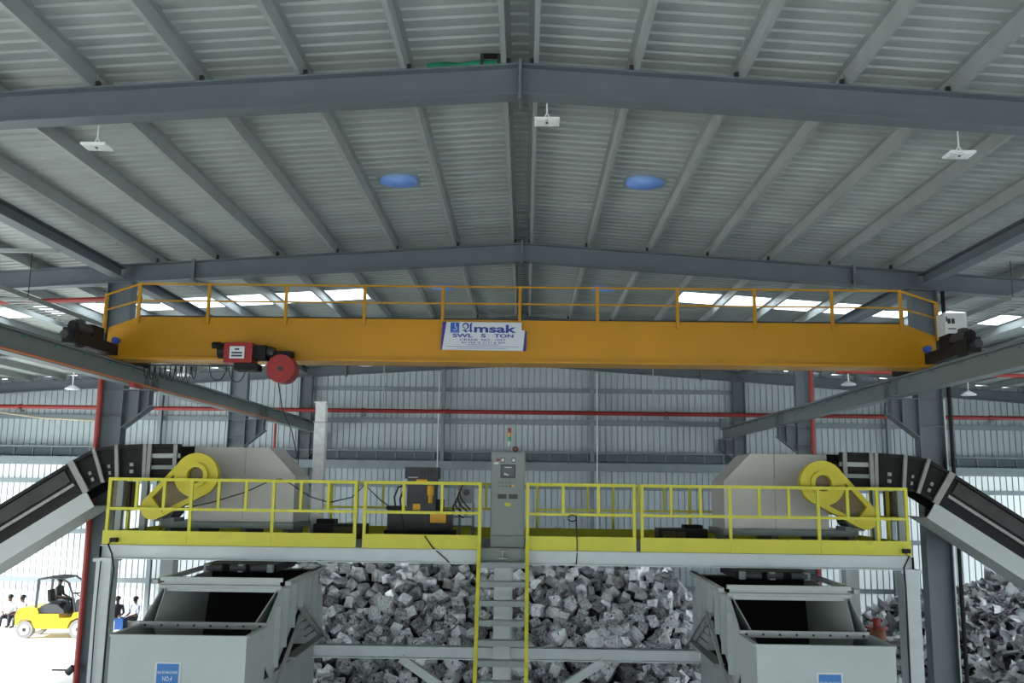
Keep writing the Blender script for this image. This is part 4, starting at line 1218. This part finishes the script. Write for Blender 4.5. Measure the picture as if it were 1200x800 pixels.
for c in cand:
    if c in solo:
        continue
    E_ = Matrix.Translation((c[0], c[1], c[2])) @ __import__('mathutils').Euler(c[4]).to_matrix().to_4x4() @ Matrix.Scale(c[3], 4)
    me = bale_me[c[5]]
    st.mi = 2 if c[5] % 3 == 0 else 1
    st.add([E_ @ v.co for v in me.vertices], [tuple(p.vertices) for p in me.polygons])
st.build('bale_heap', ['heap_shade', 'bale_metal', 'bale_bright'], None, False, 'rest of the grey heap of crushed scrap bales behind the platform', 'scrap heap', None, 'stuff')

# ------------------------------------------------------------------ loose scrap heap on the right
rng = random.Random(11)


def scrap_h(x, y):
    r = ((x - 17.0) / 8.6) ** 2 + ((y - 28.5) / 6.5) ** 2
    return max(0.0, 3.0 * (1 - r) ** 0.8 if r < 1 else 0) * (1 + 0.10 * math.sin(1.3 * x) * math.sin(1.1 * y + 1))


sm = MB()
for i in range(40):
    for j in range(32):
        q = []
        for (a, b) in ((0, 0), (1, 0), (1, 1), (0, 1)):
            xx, yy = 8.2 + (i + a) * 0.4, 21.8 + (j + b) * 0.42
            q.append((xx, yy, max(0.0, scrap_h(xx, yy) - 0.12)))
        if max(p[2] for p in q) > 0:
            sm.add(q, [(0, 1, 2, 3)])
for k in range(3000):
    x, y = rng.uniform(8.4, 22.5), rng.uniform(22, 31)
    h = scrap_h(x, y)
    if h < 0.12:
        continue
    L1, L2 = rng.uniform(0.3, 0.95), rng.uniform(0.14, 0.42)
    if h < 1.2:
        L1, L2 = L1 * (0.5 + h * 0.4), L2 * (0.6 + h * 0.33)
    E_ = __import__('mathutils').Euler((rng.gauss(0.15, 0.30), rng.gauss(0, 0.30), rng.uniform(0, 6.28))).to_matrix()
    c1, c2, tw = rng.uniform(-1.5, 0.9), rng.uniform(-1.2, 1.0), rng.uniform(-1.0, 1.0)
    nu, nv_ = 7, 4
    vs = []
    for th in (0, 0.012):
        for i in range(nu):
            for j in range(nv_):
                u, v = (i / (nu - 1) - 0.5), (j / (nv_ - 1) - 0.5)
                z = L1 * (c1 * u * u + tw * u * v) + L2 * c2 * v * v + 0.06 * math.sin(9 * u + k) * math.cos(7 * v + 2 * k) + rng.uniform(-0.012, 0.012) + th
                vs.append(Vector((x, y, h + rng.uniform(-0.005, 0.005))) + E_ @ Vector((u * L1, v * L2, z)))
    fs = []
    for i in range(nu - 1):
        for j in range(nv_ - 1):
            a = i * nv_ + j
            fs.append((a, a + nv_, a + nv_ + 1, a + 1))
    sm.mi = 2 if rng.random() < 0.5 else 1
    sm.add(vs[:nu * nv_], fs)
sm.build('scrap_heap', ['heap_shade', 'scrap_metal', 'scrap_bright'], None, True, 'tangled heap of torn shiny sheet metal scrap on the right', 'scrap heap', None, 'stuff')

# rusty pump standing behind the right baler
t = thing('rusty_pump', 'rusty red pump with a flanged cap behind the right baler', 'pump', (8.62, 23, 0))
MB().lathe((8.62, 23, 0), [(0.20, 0.0), (0.20, 2.2), (0.15, 2.30)], 16).build('body', 'rust', t)
MB().lathe((8.62, 23, 2.30), [(0.26, 0.0), (0.26, 0.05)], 16).build('flange', 'red_paint', t)
MB().tube((8.62, 23, 2.36), (8.62, 23, 2.55), 0.09, 12).build('cap', 'red_paint', t)
MB().tube((8.48, 23, 2.49), (8.76, 23, 2.49), 0.025, 8).build('hand_lever', 'red_paint', t)

# ------------------------------------------------------------------ people
def person(name, label, loc, rotz, joints, edges, mats_, group=None, hair=True):
    """one continuous skinned body; joints {name: (x, y, z, radius)}, edges [(a, b, material)]; faces -Y before rotation"""
    names = list(joints)
    me = bpy.data.meshes.new(name)
    me.from_pydata([joints[k][:3] for k in names], [(0, 0)][:0] + [(names.index(a), names.index(b)) for a, b, m in edges], [])
    tmp = bpy.data.objects.new(name, me)
    COL.objects.link(tmp)
    md = tmp.modifiers.new('skin', 'SKIN')
    for i, k in enumerate(names):
        sv = me.skin_vertices[0].data[i]
        sv.radius = (joints[k][3], joints[k][3] * (joints[k][4] if len(joints[k]) > 4 else 1))
        sv.use_root = (i == 0)
    sb = tmp.modifiers.new('sub', 'SUBSURF')
    sb.levels = 2
    sb.render_levels = 2
    dg = bpy.context.evaluated_depsgraph_get()
    out = bpy.data.meshes.new_from_object(tmp.evaluated_get(dg))
    bpy.data.objects.remove(tmp)
    out.materials.clear()
    mlist = sorted(set(m for _, _, m in edges))
    for m in mlist:
        out.materials.append(MATS[m])
    segs = [(Vector(joints[a][:3]), Vector(joints[b][:3]), mlist.index(m), (joints[a][3] + joints[b][3]) / 2) for a, b, m in edges]
    for p in out.polygons:
        p.use_smooth = True
        best, bi = 9e9, 0
        for a, b, mi, rr in segs:
            d = b - a
            tt = max(0, min(1, (p.center - a).dot(d) / d.length_squared))
            q = (p.center - a - d * tt).length / rr
            if q < best:
                best, bi = q, mi
        p.material_index = bi
    o = link(name, out, None, loc, (0, 0, rotz))
    ORG[o.name] = Vector((0, 0, 0))
    props(o, label, 'person', group)
    if hair:
        h = Vector(joints['head'][:3])
        r = joints['head'][3]
        hm = MB()
        hm.lathe((h.x, h.y + 0.015, h.z + 0.01), [(r * 1.10, 0.0), (r * 1.12, r * 0.5), (r * 0.85, r * 1.05), (r * 0.35, r * 1.28), (0.01, r * 1.32)], 12)
        me2 = hm.mesh('hair', 'hair', Vector((0, 0, 0)), True)
        link('hair', me2, o)
        for nm_, m_, pts_ in (('eye', 'hair', (-0.035, 0.035)),):
            for q in pts_:
                me3 = MB().tube((h.x + q, h.y - r * 0.98, h.z - 0.01), (h.x + q, h.y - r * 1.06, h.z - 0.01), 0.012, 6).mesh('eye', 'hair')
                link('eye', me3, o)
        me4 = MB().prism([(h.y - r * 0.9, h.z - 0.045), (h.y - r * 1.22, h.z - 0.045), (h.y - r * 0.95, h.z + 0.01)], 'x', h.x - 0.014, h.x + 0.014).mesh('nose', 'skin')
        link('nose', me4, o)
    return o


def seated(seat, lean=0.0, cross=False, arms='lap', shirt='shirt_white', trouser='trouser_dark'):
    z = seat + 0.10
    J = {'pelvis': (0, 0, z, 0.13, 0.85), 'waist': (0, -0.02 - lean * 0.4, z + 0.2, 0.125, 0.8), 'chest': (0, -0.03 - lean, z + 0.40, 0.15, 0.75), 'neckb': (0, -0.03 - lean * 1.2, z + 0.52, 0.07), 'neck': (0, -0.04 - lean * 1.3, z + 0.58, 0.052), 'head': (0, -0.05 - lean * 1.4, z + 0.70, 0.098), 'crown': (0, -0.045 - lean * 1.4, z + 0.78, 0.075)}
    E = [('pelvis', 'waist', shirt), ('waist', 'chest', shirt), ('chest', 'neckb', shirt), ('neckb', 'neck', 'skin'), ('neck', 'head', 'skin'), ('head', 'crown', 'hair')]
    for s, w in ((-1, 'l'), (1, 'r')):
        kx = s * (0.14 if not cross else 0.05)
        J['hip' + w] = (s * 0.10, -0.06, z - 0.01, 0.095)
        J['knee' + w] = (kx, -0.46, seat + 0.10 + (0.06 if cross and s > 0 else 0.02), 0.068)
        fx = s * 0.14 if not cross else -s * 0.16
        J['ank' + w] = (fx, -0.50, 0.10 + (0.05 if cross and s > 0 else 0), 0.045)
        J['heel' + w] = (fx, -0.49, 0.05, 0.042)
        J['toe' + w] = (fx, -0.66, 0.035, 0.035)
        E += [('pelvis', 'hip' + w, trouser), ('hip' + w, 'knee' + w, trouser), ('knee' + w, 'ank' + w, trouser), ('ank' + w, 'heel' + w, 'skin'), ('heel' + w, 'toe' + w, 'rubber')]
        J['sho' + w] = (s * 0.19, -0.03 - lean, z + 0.45, 0.066)
        J['elb' + w] = (s * 0.25, -0.08 - lean * 0.8, z + 0.18, 0.047)
        J['wri' + w] = (s * 0.12, -0.30, z + 0.12, 0.034)
        J['hand' + w] = (s * 0.09, -0.38, z + 0.11, 0.034, 0.6)
        E += [('chest', 'sho' + w, shirt), ('sho' + w, 'elb' + w, shirt), ('elb' + w, 'wri' + w, 'skin'), ('wri' + w, 'hand' + w, 'skin')]
        for q in range(4):
            J['f%d%s' % (q, w)] = (s * (0.06 + 0.02 * q), -0.44 + 0.008 * abs(q - 1.5), z + 0.10, 0.009)
            J['g%d%s' % (q, w)] = (s * (0.058 + 0.02 * q), -0.475 + 0.012 * abs(q - 1.5), z + 0.075, 0.008)
            E += [('hand' + w, 'f%d%s' % (q, w), 'skin'), ('f%d%s' % (q, w), 'g%d%s' % (q, w), 'skin')]
        J['th' + w] = (s * 0.045, -0.37, z + 0.115, 0.010)
        E += [('hand' + w, 'th' + w, 'skin')]
    return J, E


kb = MB().box(-23, -12, 36.15, 36.45, 0.0, 0.26).build('trim_1', 'concrete', None, kind='structure')
ppl = [(-20.08, 36.30, 0.2, dict(shirt='shirt_white', trouser='trouser_dark'), 'person in a white shirt seated at the far left by the rear wall'),
       (-19.50, 36.30, -0.5, dict(shirt='shirt_grey', trouser='trouser_dark', lean=0.05), 'person in a grey shirt seated just left of the forklift'),
       (-15.85, 36.30, 0.35, dict(shirt='shirt_dark', trouser='trouser_light', lean=0.04), 'person in a black shirt and pale trousers seated by the rear wall'),
       (-15.12, 36.30, -0.5, dict(shirt='shirt_blue', trouser='trouser_dark', cross=True), 'person in a pale blue shirt and dark trousers seated by the rear wall')]
for x, y, rz, kw, lb in ppl:
    J, E = seated(0.26, **kw)
    person('person', lb, (x, y, 0.0), rz, J, E, None)
# blue crate between the two seated people
t = thing('blue_crate', 'blue plastic crate on the floor between two seated people', 'crate', (-15.5, 36.0, 0))
MB().box(-15.66, -15.34, 35.7, 35.72, 0.02, 0.42).build('front_side', 'chair_blue', t)
MB().box(-15.66, -15.34, 36.08, 36.10, 0.02, 0.42).build('rear_side', 'chair_blue', t)
for x in (-15.66, -15.36):
    MB().box(x, x + 0.02, 35.72, 36.08, 0.02, 0.42).build('end_side', 'chair_blue', t)
MB().box(-15.66, -15.34, 35.7, 36.1, 0.0, 0.02).build('base', 'chair_blue', t)

# ------------------------------------------------------------------ forklift (drives to the right)
fx, fyy = -17.2, 33.5
t = thing('forklift', 'yellow forklift truck with overhead guard parked near the rear wall', 'forklift', (fx, fyy + 0.55, 0))
Y0, Y1 = fyy, fyy + 1.10
cw = MB().prism([(-18.30, 0.42), (-18.32, 0.78), (-18.24, 1.02), (-18.02, 1.08), (-17.55, 1.06), (-17.48, 0.86), (-17.55, 0.34), (-17.62, 0.40), (-17.72, 0.62), (-17.93, 0.70), (-18.14, 0.62)], 'y', Y0, Y1).build('counterweight', 'fork_yellow', t)
bd = MB().prism([(-17.54, 0.34), (-17.48, 0.85), (-16.75, 0.85), (-16.72, 0.72), (-16.3, 0.72), (-16.2, 0.92), (-15.9, 0.92), (-15.85, 0.72), (-16.05, 0.74), (-16.32, 0.62), (-16.42, 0.34)], 'y', Y0, Y1).build('chassis', 'fork_yellow', t)
MB().box(-16.98, -16.62, Y0 - 0.012, Y0 - 0.0, 0.50, 0.56).build('step', 'orange_yellow', bd)
MB().prism([(-17.50, 0.86), (-17.46, 1.10), (-17.30, 1.20), (-16.85, 1.17), (-16.62, 1.0), (-16.58, 0.86)], 'y', Y0 + 0.06, Y1 - 0.06).build('engine_cover', 'slate', t)
MB().box(-17.22, -16.82, Y0 + 0.3, Y1 - 0.3, 1.19, 1.28).build('seat', 'black_steel', t)
MB().prism([(-17.34, 1.24), (-17.22, 1.24), (-17.30, 1.66), (-17.40, 1.66)], 'y', Y0 + 0.32, Y1 - 0.32).build('seat_back', 'black_steel', t)
MB().prism([(-16.3, 0.93), (-16.22, 1.35), (-16.12, 1.38), (-15.95, 0.93)], 'y', Y0 + 0.15, Y1 - 0.15).build('dashboard', 'slate', t)
MB().tube((-16.22, Y0 + 0.55, 1.36), (-16.42, Y0 + 0.55, 1.52), 0.02, 6).build('steering_column', 'black_steel', t)
MB().lathe((-16.43, Y0 + 0.55, 1.52), [(0.16, 0), (0.17, 0.015), (0.16, 0.03)], 16).build('steering_wheel', 'black_steel', t)
for y in (Y0 + 0.04, Y1 - 0.04):
    MB().bar((-17.62, y, 1.05), (-17.60, y, 2.06), 0.07, 0.07).build('guard_post', 'slate', t)
    MB().path([(-17.60, y, 2.06), (-17.2, y, 2.12), (-16.75, y, 2.10), (-16.50, y, 1.95), (-16.35, y, 1.62), (-16.22, y, 1.2), (-16.15, y, 0.9)], 0.035, 8).build('guard_frame', 'slate', t)
for k in range(7):
    xx = -17.5 + k * 0.14
    MB().bar((xx, Y0 + 0.05, 2.10), (xx, Y1 - 0.05, 2.10), 0.04, 0.025).build('roof_bar', 'slate', t)
for x, r in ((-17.93, 0.30), (-15.98, 0.34)):
    for y in (Y0 - 0.02, Y1 - 0.20):
        wh = MB().tube((x, y, r), (x, y + 0.22, r), r, 24).build('tyre', 'wheel_grey', t)
        MB().ring((x, r), r * 0.6, r * 0.25, y - 0.012, y - 0.001, 20).build('rim', 'galvanised', wh)
        MB().tube((x, y - 0.02, r), (x, y - 0.001, r), r * 0.22, 12).build('hub', 'dark_grey', wh)
for y in (Y0 + 0.25, Y1 - 0.25):
    MB().bar((-15.58, y, 0.08), (-15.66, y, 2.05), 0.09, 0.14, (1, 0, 0)).build('mast_rail', 'black_steel', t)
    MB().prism([(-15.50, 0.9), (-15.44, 0.9), (-15.44, 0.09), (-14.45, 0.06), (-14.45, 0.04), (-15.50, 0.04)], 'y', y - 0.06, y + 0.06).build('fork', 'black_steel', t)
for z in (0.35, 1.2, 2.0):
    MB().box(-15.70 + 0.02 * z, -15.55, Y0 + 0.2, Y1 - 0.2, z - 0.04, z + 0.04).build('mast_crossbar', 'black_steel', t)
MB().box(-15.53, -15.46, Y0 + 0.12, Y1 - 0.12, 0.5, 0.62).build('carriage', 'black_steel', t)
J, E = seated(1.16, shirt='shirt_dark', trouser='trouser_dark')
for k in list(J):
    a = list(J[k])
    if k.startswith(('ank', 'heel', 'toe')):
        a[2] = a[2] + 0.78
    J[k] = tuple(a)
person('person', 'driver in a dark shirt sitting in the yellow forklift', (-17.10, Y0 + 0.55, 0.02), math.pi / 2, J, E, None)
